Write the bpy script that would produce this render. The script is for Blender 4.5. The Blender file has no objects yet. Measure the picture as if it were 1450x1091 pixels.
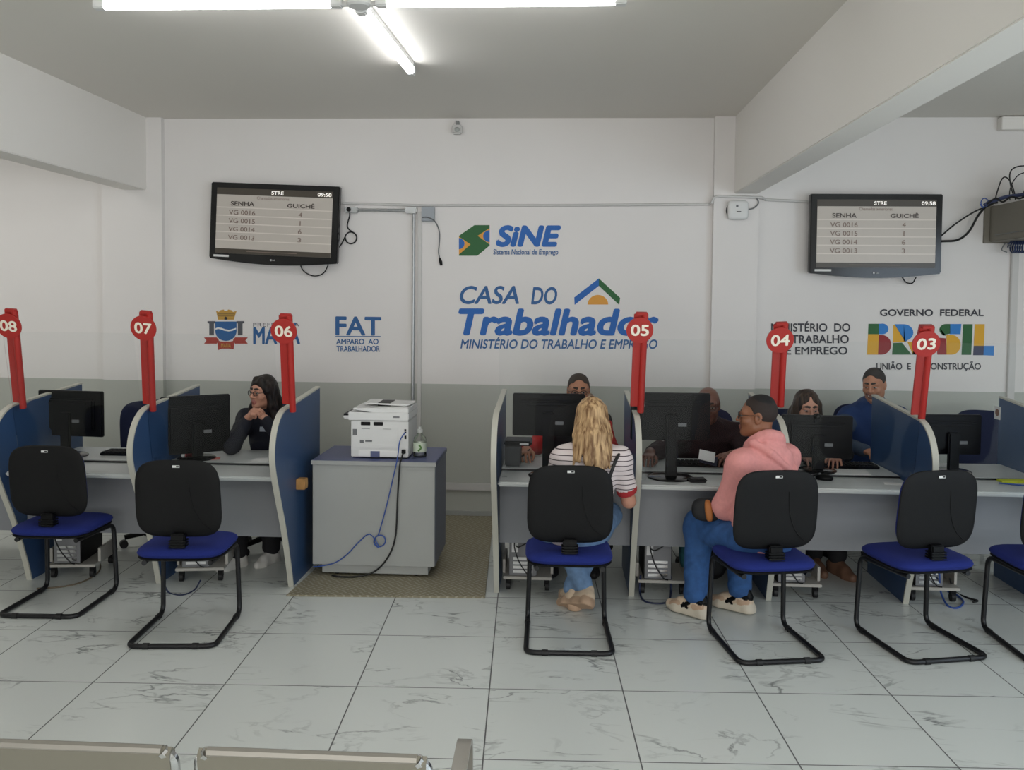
import bpy, bmesh, math, random
import numpy as np
from mathutils import Vector, Matrix

SC = bpy.context.scene
COL = SC.collection
random.seed(4)
PI = math.pi

# ------------------------------------------------------------------ camera
CAMH = 1.80
FPX, PIT, YAW, ROLL, SHY = 1223.44, 0.0427, 0.0531, 0.0095, -67.41
_cp, _sp, _cy, _sy, _cr, _sr = (math.cos(PIT), math.sin(PIT), math.cos(YAW), math.sin(YAW), math.cos(ROLL), math.sin(ROLL))
CF = Vector((-_sy*_cp, _cy*_cp, -_sp))
_R = Vector((_cy, _sy, 0)); _U = _R.cross(CF)
CR = _cr*_R + _sr*_U; CU = -_sr*_R + _cr*_U
CC = Vector((0, 0, CAMH))
cam = bpy.data.cameras.new('camera'); camo = bpy.data.objects.new('camera', cam); COL.objects.link(camo)
cam.sensor_fit = 'HORIZONTAL'; cam.sensor_width = 36.0; cam.lens = FPX/1450*36.0
cam.shift_y = SHY/1450.0
cam.clip_start = 0.05
camo.matrix_world = Matrix(((CR.x, CU.x, -CF.x, CC.x), (CR.y, CU.y, -CF.y, CC.y), (CR.z, CU.z, -CF.z, CC.z), (0, 0, 0, 1)))
SC.camera = camo

def ray(x, y): return CF + CR*((x-725)/FPX) - CU*((y-545.5-SHY)/FPX)
def W(x, y, Y):            # point of the room seen at a photo pixel, at depth Y
    d = ray(x, y); return CC + d*(Y/d.y)
def G(x, y, z=0.0):        # point seen at a photo pixel, at height z
    d = ray(x, y); return CC + d*((z-CAMH)/d.z)
def WX(x, y, X):
    d = ray(x, y); return CC + d*(X/d.x)

# ------------------------------------------------------------------ world, light, exposure
SC.view_settings.view_transform = 'Standard'
SC.view_settings.look = 'None'
SC.view_settings.exposure = 0.0
SC.view_settings.gamma = 1.0
SC.view_settings.use_curve_mapping = False
wd = bpy.data.worlds.new('world'); SC.world = wd; wd.use_nodes = True
wd.node_tree.nodes['Background'].inputs[0].default_value = (0.80, 0.90, 1.0, 1)
wd.node_tree.nodes['Background'].inputs[1].default_value = 0.55

def area(name, loc, rot, sx, sy, power, col):
    l = bpy.data.lights.new(name, 'AREA'); l.shape = 'RECTANGLE'; l.size = sx; l.size_y = sy
    l.energy = power; l.color = col
    o = bpy.data.objects.new(name, l); COL.objects.link(o); o.location = loc; o.rotation_euler = rot
    return o
# daylight entering by the shop front behind the camera (wide opening in wall_front) and the open right bay
area('shopfront_daylight', (.3, -4.9, 1.35), (PI/2, 0, 0), 8.4, 2.3, 225, (1.0, 0.985, 0.955))
area('side_daylight', (5.3, 1.0, 1.5), (PI/2, 0, PI/2), 4.0, 2.2, 105, (0.72, 0.86, 1.0))
# unseen fill light added under the ceiling behind the camera, to brighten floor and ceiling
area('entrance_fill', (.2, -.4, 3.2), (0, 0, 0), 3.0, .3, 42, (1.0, .99, .97))
area('left_bay_fill', (-4.9, 5.6, 3.2), (0, 0, 0), 1.6, .3, 15, (1.0, .985, .95))  # unseen fill light added close to the back wall to brighten the left bay
TUBE_E = 17.0

# ------------------------------------------------------------------ materials
def s2l(c):
    return tuple(((v/255)/12.92 if v/255 <= .04045 else ((v/255+.055)/1.055)**2.4) for v in c) + (1.0,)
MATS = {}
def mat(name, rgb, rough=.55, metal=0.0, noise=0.0, nscale=12.0, bump=0.0, bscale=60.0, spec=.5, emit=0.0, coat=0.0):
    if name in MATS: return MATS[name]
    m = bpy.data.materials.new(name); m.use_nodes = True
    nt = m.node_tree; b = nt.nodes['Principled BSDF']
    c = s2l(rgb)
    b.inputs['Base Color'].default_value = c
    b.inputs['Roughness'].default_value = rough
    b.inputs['Metallic'].default_value = metal
    b.inputs['Specular IOR Level'].default_value = spec
    if coat: b.inputs['Coat Weight'].default_value = coat
    if emit:
        b.inputs['Emission Color'].default_value = c; b.inputs['Emission Strength'].default_value = emit
    if noise or bump:
        tc = nt.nodes.new('ShaderNodeTexCoord')
    if noise:
        n = nt.nodes.new('ShaderNodeTexNoise'); n.inputs['Scale'].default_value = nscale; n.inputs['Detail'].default_value = 4
        nt.links.new(tc.outputs['Object'], n.inputs['Vector'])
        r = nt.nodes.new('ShaderNodeValToRGB')
        r.color_ramp.elements[0].position = .3; r.color_ramp.elements[1].position = .7
        r.color_ramp.elements[0].color = tuple(v*(1-noise) for v in c[:3])+(1,)
        r.color_ramp.elements[1].color = tuple(min(1, v*(1+noise*.7)) for v in c[:3])+(1,)
        nt.links.new(n.outputs['Fac'], r.inputs[0]); nt.links.new(r.outputs[0], b.inputs['Base Color'])
    if bump:
        n = nt.nodes.new('ShaderNodeTexNoise'); n.inputs['Scale'].default_value = bscale; n.inputs['Detail'].default_value = 3
        nt.links.new(tc.outputs['Object'], n.inputs['Vector'])
        bp = nt.nodes.new('ShaderNodeBump'); bp.inputs['Strength'].default_value = bump; bp.inputs['Distance'].default_value = .004
        nt.links.new(n.outputs['Fac'], bp.inputs['Height']); nt.links.new(bp.outputs[0], b.inputs['Normal'])
    MATS[name] = m
    return m

def math_node(nt, op, a, b=None):
    n = nt.nodes.new('ShaderNodeMath'); n.operation = op
    for i, v in enumerate((a, b)):
        if v is None: continue
        if isinstance(v, (int, float)): n.inputs[i].default_value = v
        else: nt.links.new(v, n.inputs[i])
    return n.outputs[0]

def floor_material():
    m = bpy.data.materials.new('marble_tile'); m.use_nodes = True; nt = m.node_tree; b = nt.nodes['Principled BSDF']; L = nt.links.new
    tc = nt.nodes.new('ShaderNodeTexCoord')
    mp = nt.nodes.new('ShaderNodeMapping'); mp.vector_type = 'TEXTURE'
    mp.inputs['Location'].default_value = (-0.2498, 2.688, 0); mp.inputs['Rotation'].default_value = (0, 0, 0.0386)
    mp.inputs['Scale'].default_value = (.6172, .6172, .6172)
    L(tc.outputs['Object'], mp.inputs['Vector'])
    sep = nt.nodes.new('ShaderNodeSeparateXYZ'); L(mp.outputs[0], sep.inputs[0])
    def edge(o):
        fr = math_node(nt, 'FRACT', o)
        d = math_node(nt, 'ABSOLUTE', math_node(nt, 'SUBTRACT', fr, .5))
        return math_node(nt, 'GREATER_THAN', d, .4952)
    g = math_node(nt, 'MAXIMUM', edge(sep.outputs[0]), edge(sep.outputs[1]))
    fx = math_node(nt, 'FLOOR', sep.outputs[0]); fy = math_node(nt, 'FLOOR', sep.outputs[1])
    cb = nt.nodes.new('ShaderNodeCombineXYZ'); L(fx, cb.inputs[0]); L(fy, cb.inputs[1])
    wn = nt.nodes.new('ShaderNodeTexWhiteNoise'); wn.noise_dimensions = '3D'; L(cb.outputs[0], wn.inputs['Vector'])
    vm = nt.nodes.new('ShaderNodeVectorMath'); vm.operation = 'MULTIPLY_ADD'
    L(wn.outputs['Color'], vm.inputs[0]); vm.inputs[1].default_value = (17, 23, 11); L(mp.outputs[0], vm.inputs[2])
    # veins: ridged warped noise, sparse
    def vein(scale, det, w, lo):
        n = nt.nodes.new('ShaderNodeTexNoise'); n.inputs['Scale'].default_value = scale; n.inputs['Detail'].default_value = det
        n.inputs['Roughness'].default_value = .55; n.inputs['Distortion'].default_value = .6
        mm = nt.nodes.new('ShaderNodeMapping'); mm.inputs['Rotation'].default_value = (0, 0, .6); mm.inputs['Scale'].default_value = (.55, 1.3, 1)
        L(vm.outputs[0], mm.inputs[0]); L(mm.outputs[0], n.inputs['Vector'])
        d = math_node(nt, 'ABSOLUTE', math_node(nt, 'SUBTRACT', n.outputs['Fac'], .5))
        r = nt.nodes.new('ShaderNodeMapRange'); r.inputs['From Min'].default_value = 0; r.inputs['From Max'].default_value = w
        r.inputs['To Min'].default_value = 1; r.inputs['To Max'].default_value = 0; L(d, r.inputs['Value'])
        n2 = nt.nodes.new('ShaderNodeTexNoise'); n2.inputs['Scale'].default_value = 1.6; L(vm.outputs[0], n2.inputs['Vector'])
        r2 = nt.nodes.new('ShaderNodeMapRange'); r2.inputs['From Min'].default_value = lo; r2.inputs['From Max'].default_value = lo+.16; L(n2.outputs['Fac'], r2.inputs['Value'])
        return math_node(nt, 'MULTIPLY', r.outputs[0], r2.outputs[0])
    v1 = math_node(nt, 'MULTIPLY', vein(1.2, 6, .011, .47), .8); v2 = math_node(nt, 'MULTIPLY', vein(2.3, 7, .022, .52), .35)
    v = math_node(nt, 'MAXIMUM', v1, v2)
    c1 = nt.nodes.new('ShaderNodeMix'); c1.data_type = 'RGBA'
    c1.inputs['A'].default_value = s2l((218, 222, 218)); c1.inputs['B'].default_value = s2l((112, 114, 114)); L(v, c1.inputs['Factor'])
    c2 = nt.nodes.new('ShaderNodeMix'); c2.data_type = 'RGBA'
    L(c1.outputs['Result'], c2.inputs['A']); c2.inputs['B'].default_value = s2l((92, 92, 92)); L(g, c2.inputs['Factor'])
    L(c2.outputs['Result'], b.inputs['Base Color'])
    rr = nt.nodes.new('ShaderNodeMapRange'); rr.inputs['To Min'].default_value = .24; rr.inputs['To Max'].default_value = .7; L(g, rr.inputs['Value'])
    L(rr.outputs[0], b.inputs['Roughness'])
    bp = nt.nodes.new('ShaderNodeBump'); bp.invert = True; bp.inputs['Strength'].default_value = .3; bp.inputs['Distance'].default_value = .002
    L(g, bp.inputs['Height']); L(bp.outputs[0], b.inputs['Normal'])
    return m

def wall_material():          # white paint above, a painted grey dado below 1.10 m
    m = bpy.data.materials.new('wall_two_tone_paint'); m.use_nodes = True; nt = m.node_tree; b = nt.nodes['Principled BSDF']; L = nt.links.new
    geo = nt.nodes.new('ShaderNodeNewGeometry'); sep = nt.nodes.new('ShaderNodeSeparateXYZ'); L(geo.outputs['Position'], sep.inputs[0])
    f = math_node(nt, 'LESS_THAN', sep.outputs[2], 1.103)
    n = nt.nodes.new('ShaderNodeTexNoise'); n.inputs['Scale'].default_value = 1.4; L(geo.outputs['Position'], n.inputs['Vector'])
    w = nt.nodes.new('ShaderNodeMix'); w.data_type = 'RGBA'; w.inputs['A'].default_value = s2l((226, 222, 219)); w.inputs['B'].default_value = s2l((234, 230, 227)); L(n.outputs['Fac'], w.inputs['Factor'])
    c = nt.nodes.new('ShaderNodeMix'); c.data_type = 'RGBA'; L(w.outputs['Result'], c.inputs['A']); c.inputs['B'].default_value = s2l((184, 186, 178)); L(f, c.inputs['Factor'])
    L(c.outputs['Result'], b.inputs['Base Color']); b.inputs['Roughness'].default_value = .6
    n3 = nt.nodes.new('ShaderNodeTexNoise'); n3.inputs['Scale'].default_value = 9; L(geo.outputs['Position'], n3.inputs['Vector'])
    bp = nt.nodes.new('ShaderNodeBump'); bp.inputs['Strength'].default_value = .12; bp.inputs['Distance'].default_value = .01; L(n3.outputs['Fac'], bp.inputs['Height']); L(bp.outputs[0], b.inputs['Normal'])
    return m

def clear_material(name, tint, refl=1.0):
    m = bpy.data.materials.new(name); m.use_nodes = True; nt = m.node_tree; L = nt.links.new
    nt.nodes.remove(nt.nodes['Principled BSDF']); out = nt.nodes['Material Output']
    t = nt.nodes.new('ShaderNodeBsdfTransparent'); t.inputs[0].default_value = tint
    g = nt.nodes.new('ShaderNodeBsdfGlossy'); g.inputs['Roughness'].default_value = .03
    fr = nt.nodes.new('ShaderNodeFresnel'); fr.inputs[0].default_value = 1.49
    mx = nt.nodes.new('ShaderNodeMixShader'); L(math_node(nt, 'MULTIPLY', fr.outputs[0], refl), mx.inputs[0])
    L(t.outputs[0], mx.inputs[1]); L(g.outputs[0], mx.inputs[2]); L(mx.outputs[0], out.inputs[0])
    return m

def stripe_material():        # white jersey with thin dark stripes
    m = bpy.data.materials.new('striped_jersey'); m.use_nodes = True; nt = m.node_tree; b = nt.nodes['Principled BSDF']; L = nt.links.new
    tc = nt.nodes.new('ShaderNodeTexCoord'); sep = nt.nodes.new('ShaderNodeSeparateXYZ'); L(tc.outputs['Object'], sep.inputs[0])
    n = nt.nodes.new('ShaderNodeTexNoise'); n.inputs['Scale'].default_value = 5; L(tc.outputs['Object'], n.inputs['Vector'])
    z = math_node(nt, 'ADD', math_node(nt, 'MULTIPLY', sep.outputs[2], 36.0), math_node(nt, 'MULTIPLY', n.outputs['Fac'], .7))
    f = math_node(nt, 'LESS_THAN', math_node(nt, 'FRACT', z), .17)
    c = nt.nodes.new('ShaderNodeMix'); c.data_type = 'RGBA'; c.inputs['A'].default_value = s2l((218, 206, 204)); c.inputs['B'].default_value = s2l((66, 50, 54)); L(f, c.inputs['Factor'])
    L(c.outputs['Result'], b.inputs['Base Color']); b.inputs['Roughness'].default_value = .85
    return m

def hair_material(name, c1, c2, sc=70, rough=.45):
    m = bpy.data.materials.new(name); m.use_nodes = True; nt = m.node_tree; b = nt.nodes['Principled BSDF']; L = nt.links.new
    tc = nt.nodes.new('ShaderNodeTexCoord'); mp = nt.nodes.new('ShaderNodeMapping'); mp.inputs['Scale'].default_value = (1, 1, .09); L(tc.outputs['Object'], mp.inputs[0])
    n = nt.nodes.new('ShaderNodeTexNoise'); n.inputs['Scale'].default_value = sc; n.inputs['Detail'].default_value = 5; n.inputs['Distortion'].default_value = .4; L(mp.outputs[0], n.inputs['Vector'])
    r = nt.nodes.new('ShaderNodeValToRGB'); r.color_ramp.elements[0].position = .36; r.color_ramp.elements[1].position = .64
    r.color_ramp.elements[0].color = s2l(c1); r.color_ramp.elements[1].color = s2l(c2)
    L(n.outputs['Fac'], r.inputs[0]); L(r.outputs[0], b.inputs['Base Color']); b.inputs['Roughness'].default_value = rough; b.inputs['Specular IOR Level'].default_value = .2
    bp = nt.nodes.new('ShaderNodeBump'); bp.inputs['Strength'].default_value = .6; bp.inputs['Distance'].default_value = .006; L(n.outputs['Fac'], bp.inputs['Height']); L(bp.outputs[0], b.inputs['Normal'])
    return m

def plate_material():         # steel chequer plate
    m = bpy.data.materials.new('chequer_plate'); m.use_nodes = True; nt = m.node_tree; b = nt.nodes['Principled BSDF']; L = nt.links.new
    tc = nt.nodes.new('ShaderNodeTexCoord')
    def lugs(rot, off):
        mp = nt.nodes.new('ShaderNodeMapping'); mp.inputs['Rotation'].default_value = (0, 0, rot); mp.inputs['Scale'].default_value = (28, 28, 1); mp.inputs['Location'].default_value = (off, 0, 0)
        L(tc.outputs['Object'], mp.inputs[0]); s = nt.nodes.new('ShaderNodeSeparateXYZ'); L(mp.outputs[0], s.inputs[0])
        ck = math_node(nt, 'FLOORED_MODULO', math_node(nt, 'ADD', math_node(nt, 'FLOOR', s.outputs[0]), math_node(nt, 'FLOOR', s.outputs[1])), 2.0)
        a = math_node(nt, 'ABSOLUTE', math_node(nt, 'SUBTRACT', math_node(nt, 'FRACT', s.outputs[0]), .5))
        c = math_node(nt, 'ABSOLUTE', math_node(nt, 'SUBTRACT', math_node(nt, 'FRACT', s.outputs[1]), .5))
        return s, ck, a, c
    s, ck, a, c = lugs(PI/4, 0)
    # lug along one axis in even cells, along the other in odd cells
    e1 = math_node(nt, 'MULTIPLY', math_node(nt, 'LESS_THAN', a, .15), math_node(nt, 'LESS_THAN', c, .45))
    e2 = math_node(nt, 'MULTIPLY', math_node(nt, 'LESS_THAN', c, .15), math_node(nt, 'LESS_THAN', a, .45))
    lug = math_node(nt, 'ADD', math_node(nt, 'MULTIPLY', e1, ck), math_node(nt, 'MULTIPLY', e2, math_node(nt, 'SUBTRACT', 1.0, ck)))
    n = nt.nodes.new('ShaderNodeTexNoise'); n.inputs['Scale'].default_value = 5; n.inputs['Detail'].default_value = 5; L(tc.outputs['Object'], n.inputs['Vector'])
    base = nt.nodes.new('ShaderNodeMix'); base.data_type = 'RGBA'; base.inputs['A'].default_value = s2l((134, 126, 102)); base.inputs['B'].default_value = s2l((160, 152, 128)); L(n.outputs['Fac'], base.inputs['Factor'])
    c2 = nt.nodes.new('ShaderNodeMix'); c2.data_type = 'RGBA'; L(base.outputs['Result'], c2.inputs['A']); c2.inputs['B'].default_value = s2l((182, 176, 158)); L(math_node(nt, 'MULTIPLY', lug, .8), c2.inputs['Factor'])
    L(c2.outputs['Result'], b.inputs['Base Color']); b.inputs['Roughness'].default_value = .5; b.inputs['Metallic'].default_value = .25
    bp = nt.nodes.new('ShaderNodeBump'); bp.inputs['Strength'].default_value = .8; bp.inputs['Distance'].default_value = .004; L(lug, bp.inputs['Height']); L(bp.outputs[0], b.inputs['Normal'])
    return m

M_FLOOR = floor_material(); M_WALL = wall_material(); M_PLATE = plate_material()
M_CLEAR = clear_material('clear_acrylic', (.985, .99, .99, 1), .24); M_BOTTLE = clear_material('clear_bottle_plastic', (.965, .975, .97, 1), 1.3)
M_LENS = clear_material('spectacle_lens', (.92, .92, .92, 1), .8)
M_STRIPE = stripe_material()
M_CEIL = mat('ceiling_paint', (226, 222, 214), .75, bump=.06, bscale=5)
M_BEAM = mat('beam_paint', (240, 236, 230), .65, bump=.06, bscale=7)
M_WHITE = mat('white_plastic', (222, 222, 220), .4)
M_DIRTYWHITE = mat('white_trunking', (205, 203, 200), .5)
M_GREYP = mat('grey_laminate', (164, 166, 163), .45, noise=.03, nscale=3)
M_TOP = mat('pale_grey_worktop', (196, 200, 198), .35)
M_MOD = mat('grey_modesty_laminate', (132, 134, 138), .5)
M_BLUEP = mat('blue_laminate', (46, 74, 112), .38)
M_EDGE = mat('beige_grey_edge', (190, 188, 176), .5)
M_BLACK = mat('black_plastic', (12, 12, 13), .42, spec=.16)
M_SHELL = mat('chair_shell_plastic', (15, 15, 16), .65, bump=.15, bscale=300, spec=.25)
M_TUBE = mat('black_coated_tube', (14, 14, 17), .4, spec=.4)
M_SEAT = mat('royal_blue_fabric', (12, 32, 112), .9, noise=.12, nscale=220, bump=.2, bscale=400)
M_NAVYF = mat('dark_navy_fabric', (24, 32, 62), .9, noise=.1, nscale=200)
M_RED = mat('red_painted_metal', (176, 40, 34), .42)
M_CREAM = mat('cream_lettering', (250, 240, 222), .5)
M_STEEL = mat('galvanised_conduit', (168, 170, 170), .35, metal=.7)
M_DARKST = mat('grey_conduit', (128, 130, 128), .4, metal=.3)
M_GLOSSBLK = mat('gloss_black_bezel', (9, 9, 11), .16, spec=.45)
M_RUBBER = mat('black_rubber', (20, 20, 21), .6)
M_CABLEBLUE = mat('blue_network_cable', (52, 84, 158), .5)
M_CABLEGREY = mat('grey_cable', (110, 112, 114), .5)
M_PAPER = mat('white_paper', (222, 222, 220), .8)
M_CHROME = mat('chrome', (200, 200, 200), .2, metal=1.0)
M_SILVER = mat('silver_paint', (150, 146, 138), .38, metal=.5)
M_WOOD = mat('raw_wood', (176, 130, 74), .6, noise=.25, nscale=18)
M_CABTOP = mat('blue_grey_top', (74, 82, 122), .4)
M_CABSIDE = mat('blue_grey_side', (120, 124, 136), .5)

def use(m): return m

# ------------------------------------------------------------------ mesh tools
class MB:
    def __init__(s): s.v = []; s.f = []; s.mi = []; s.cur = 0
    def add(s, vs, fs):
        o = len(s.v); s.v += [tuple(v) for v in vs]; s.f += [tuple(i+o for i in f) for f in fs]; s.mi += [s.cur]*len(fs); return s
    def box(s, c, d, rz=0.0, rx=0.0, ry=0.0):
        R = (Matrix.Rotation(rz, 3, 'Z') @ Matrix.Rotation(rx, 3, 'X') @ Matrix.Rotation(ry, 3, 'Y')); c = Vector(c)
        vs = [c + R @ Vector((x*d[0]/2, y*d[1]/2, z*d[2]/2)) for x in (-1, 1) for y in (-1, 1) for z in (-1, 1)]
        return s.add(vs, [(0, 1, 3, 2), (4, 6, 7, 5), (0, 4, 5, 1), (2, 3, 7, 6), (0, 2, 6, 4), (1, 5, 7, 3)])
    def bb(s, lo, hi):
        return s.box([(a+b)/2 for a, b in zip(lo, hi)], [abs(b-a) for a, b in zip(lo, hi)])
    def tube(s, path, r, n=10, closed=False, caps=True):
        P = [Vector(p) for p in path]; N = len(P); rr = r if isinstance(r, (list, tuple)) else [r]*N
        T = []
        for i in range(N):
            a = P[(i-1) % N] if closed or i else P[i]; b = P[(i+1) % N] if closed or i < N-1 else P[i]
            T.append((b-a).normalized())
        up = Vector((0, 0, 1)) if abs(T[0].z) < .9 else Vector((1, 0, 0))
        nrm = (up - T[0]*up.dot(T[0])).normalized(); vs = []
        for i in range(N):
            nrm = nrm - T[i]*nrm.dot(T[i])
            if nrm.length < 1e-6: nrm = T[i].orthogonal()
            nrm.normalize(); bn = T[i].cross(nrm)
            for k in range(n):
                a = 2*PI*k/n; vs.append(P[i] + (nrm*math.cos(a) + bn*math.sin(a))*rr[i])
        fs = []
        for i in range(N if closed else N-1):
            j = (i+1) % N
            for k in range(n):
                l = (k+1) % n; fs.append((i*n+k, i*n+l, j*n+l, j*n+k))
        if caps and not closed:
            fs.append(tuple(range(n-1, -1, -1))); fs.append(tuple((N-1)*n+k for k in range(n)))
        return s.add(vs, fs)
    def cyl(s, a, b, r, r2=None, n=20): return s.tube([a, b], [r, r if r2 is None else r2], n)
    def lathe(s, c, prof, n=24, axis='z'):
        c = Vector(c); vs = []; fs = []; m = len(prof)
        for (r, h) in prof:
            for k in range(n):
                a = 2*PI*k/n; x, y = max(r, 1e-5)*math.cos(a), max(r, 1e-5)*math.sin(a)
                vs.append(c + (Vector((x, y, h)) if axis == 'z' else Vector((x, -h, y)) if axis == 'y' else Vector((h, x, y))))
        for i in range(m-1):
            for k in range(n):
                l = (k+1) % n; fs.append((i*n+k, i*n+l, (i+1)*n+l, (i+1)*n+k))
        fs.append(tuple(range(n-1, -1, -1))); fs.append(tuple((m-1)*n+k for k in range(n)))
        return s.add(vs, fs)
    def prism(s, poly, fn):     # poly of (a,b); fn(a,b,t) with t 0/1 gives the point
        n = len(poly); vs = [fn(a, b, 0) for a, b in poly] + [fn(a, b, 1) for a, b in poly]
        fs = [tuple(range(n-1, -1, -1)), tuple(range(n, 2*n))] + [(i, (i+1) % n, (i+1) % n+n, i+n) for i in range(n)]
        return s.add(vs, fs)
    def ell(s, c, r, n=16, m=10, R=None):
        c = Vector(c); vs = []; fs = []
        for i in range(m+1):
            t = PI*i/m
            for k in range(n):
                a = 2*PI*k/n; d = Vector((max(math.sin(t), 1e-4)*math.cos(a)*r[0], max(math.sin(t), 1e-4)*math.sin(a)*r[1], -math.cos(t)*r[2]))
                vs.append(c + (R @ d if R else d))
        for i in range(m):
            for k in range(n):
                l = (k+1) % n; fs.append((i*n+k, i*n+l, (i+1)*n+l, (i+1)*n+k))
        return s.add(vs, fs)
    def pillow(s, w, h, t0, t1, fn, n=56, e=4.0, rings=7, taper=0.0):
        # rounded slab: superellipse outline w x h; fn(x, y, d) maps it into place, d runs from -t0 to t1
        def out(k):
            a = 2*PI*k/n; ca, sa = math.cos(a), math.sin(a)
            x = math.copysign(abs(ca)**(2/e), ca)*w/2; y = math.copysign(abs(sa)**(2/e), sa)*h/2
            return x*(1+taper*y/h), y
        o = [out(k) for k in range(n)]; vs = []; fs = []
        sc = []
        for i in range(1, rings+1):
            u = i/rings; q = 1-(1-u)**2
            sc.append((q, -t0*(1-q**6)**.5 if q < 1 else 0))
        back = [(q, -d/t0*t1 if t0 else 0) for q, d in sc][:-1][::-1] if t0 else []
        prof = sc + back
        for q, d in prof:
            for x, y in o: vs.append(fn(x*q, y*q, d))
        m = len(prof)
        for i in range(m-1):
            for k in range(n):
                l = (k+1) % n; fs.append((i*n+k, i*n+l, (i+1)*n+l, (i+1)*n+k))
        fs.append(tuple(range(n-1, -1, -1))); fs.append(tuple((m-1)*n+k for k in range(n)))
        return s.add(vs, fs)
    def build(s, name, m, parent=None, bevel=0.0, seg=2, smooth=35, world=False):
        me = bpy.data.meshes.new(name)
        me.from_pydata([tuple(v) for v in s.v], [], s.f)
        ms = m if isinstance(m, (list, tuple)) else [m]
        for x in ms: me.materials.append(x)
        if len(ms) > 1: me.polygons.foreach_set('material_index', s.mi)
        bm = bmesh.new(); bm.from_mesh(me)
        bmesh.ops.recalc_face_normals(bm, faces=bm.faces)
        if bevel:
            es = [e for e in bm.edges if len(e.link_faces) == 2 and e.calc_face_angle(0) > .6]
            bmesh.ops.bevel(bm, geom=es, offset=bevel, segments=seg, affect='EDGES', clamp_overlap=True)
        bm.to_mesh(me); bm.free()
        me.shade_smooth(); me.set_sharp_from_angle(angle=math.radians(smooth))
        return link(name, me, parent, world)

def wmat(o):
    M = o.matrix_basis.copy()
    while o.parent: o = o.parent; M = o.matrix_basis @ M
    return M
def link(name, me, parent=None, world=False):
    o = bpy.data.objects.new(name, me); COL.objects.link(o)
    if parent:
        o.parent = parent
        if world: me.transform(wmat(parent).inverted())
    return o
def recentre(o, base):         # move a single-mesh thing's origin to its base
    o.data.transform(Matrix.Translation(-Vector(base))); o.location = base; return o
def tag(o, label=None, cat=None, group=None, kind=None):
    if label: o['label'] = label
    if cat: o['category'] = cat
    if group: o['group'] = group
    if kind: o['kind'] = kind
    return o
def thing(name, label, cat, loc=(0, 0, 0), rz=0.0, group=None):
    o = bpy.data.objects.new(name, None); COL.objects.link(o); o.empty_display_size = .1
    o.location = loc; o.rotation_euler = (0, 0, rz); return tag(o, label, cat, group)
def dup(root, loc, rz, label, group=None):
    r = root.copy(); COL.objects.link(r); r.location = loc; r.rotation_euler = (0, 0, rz); r['label'] = label
    if group: r['group'] = group
    for c in root.children:
        d = c.copy(); COL.objects.link(d); d.parent = r
        for g in c.children:
            e = g.copy(); COL.objects.link(e); e.parent = d
    return r
def curve(pts, n=8):
    P = [Vector(p) for p in pts]; P = [P[0]*2-P[1]] + P + [P[-1]*2-P[-2]]; out = []
    for i in range(1, len(P)-2):
        a, b, c, d = P[i-1:i+3]
        for k in range(n):
            t = k/n; out.append(.5*((2*b)+(c-a)*t+(2*a-5*b+4*c-d)*t*t+(3*b-a-3*c+d)*t**3))
    out.append(P[-2]); return out
def fillet(pts, r, n=6):
    P = [Vector(p) for p in pts]; out = [P[0]]
    for i in range(1, len(P)-1):
        a, b, c = P[i-1:i+2]; u = (a-b).normalized(); v = (c-b).normalized()
        ang = u.angle(v); d = min(r/math.tan(ang/2), (a-b).length*.49, (c-b).length*.49)
        s, e = b+u*d, b+v*d
        for k in range(n+1):
            t = k/n; out.append((1-t)**2*s + 2*t*(1-t)*b + t*t*e)
    out.append(P[-1]); return out

_fc = {}
def text_mesh(body, bold=0.0, shear=0.0, space=1.0):
    cu = bpy.data.curves.new('lettering', 'FONT'); cu.body = body; cu.size = 1.0; cu.offset = bold; cu.shear = shear; cu.space_character = space
    cu.resolution_u = 4
    o = bpy.data.objects.new('lettering', cu); COL.objects.link(o)
    bpy.context.view_layer.update()
    dg = bpy.context.evaluated_depsgraph_get()
    me = bpy.data.meshes.new_from_object(o.evaluated_get(dg))
    bpy.data.objects.remove(o); bpy.data.curves.remove(cu)
    co = np.zeros(len(me.vertices)*3, np.float32); me.vertices.foreach_get('co', co); co = co.reshape(-1, 3)
    return me, co
def text_fit(name, body, fn, m, parent, bold=0.0, shear=0.0, world=True, space=1.0):
    # fn(u, v) places the lettering's own bounding square (u, v in 0..1)
    me, co = text_mesh(body, 0.0, shear, space)
    if bold:
        n = len(co); off = [(0, 0)] + [(bold*math.cos(a*PI/4), bold*math.sin(a*PI/4)) for a in range(8)]
        fs = [tuple(q.vertices) for q in me.polygons]
        al = np.concatenate([co + np.array((dx, dy, 0), np.float32) for dx, dy in off])
        me = bpy.data.meshes.new(name); me.from_pydata(al.tolist(), [], [tuple(v+k*n for v in f) for k in range(len(off)) for f in fs]); co = al
    nrm = (fn(1, 0)-fn(0, 0)).cross(fn(0, 1)-fn(0, 0)).normalized(); nk = len(co)//(9 if bold else 1)
    lo, hi = co.min(0), co.max(0)
    for i, v in enumerate(me.vertices):
        u = (co[i, 0]-lo[0])/max(hi[0]-lo[0], 1e-6); w = (co[i, 1]-lo[1])/max(hi[1]-lo[1], 1e-6)
        v.co = fn(u, w) + nrm*(.00015*(i//nk))
    me.materials.clear(); me.materials.append(m); me.name = name
    return link(name, me, parent, world)
WY = 7.10
def wall_text(name, body, x0, yt, x1, yb, m, parent, bold=0.0, shear=0.0, yt2=None, yb2=None, d=.003, Yw=None, space=1.0):
    Yq = (Yw or WY) - d
    tl, bl, tr, br = W(x0, yt, Yq), W(x0, yb, Yq), W(x1, yt if yt2 is None else yt2, Yq), W(x1, yb if yb2 is None else yb2, Yq)
    def fn(u, v): return (bl*(1-u)+br*u)*(1-v) + (tl*(1-u)+tr*u)*v
    return text_fit(name, body, fn, m, parent, bold, shear, True, space)
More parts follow.
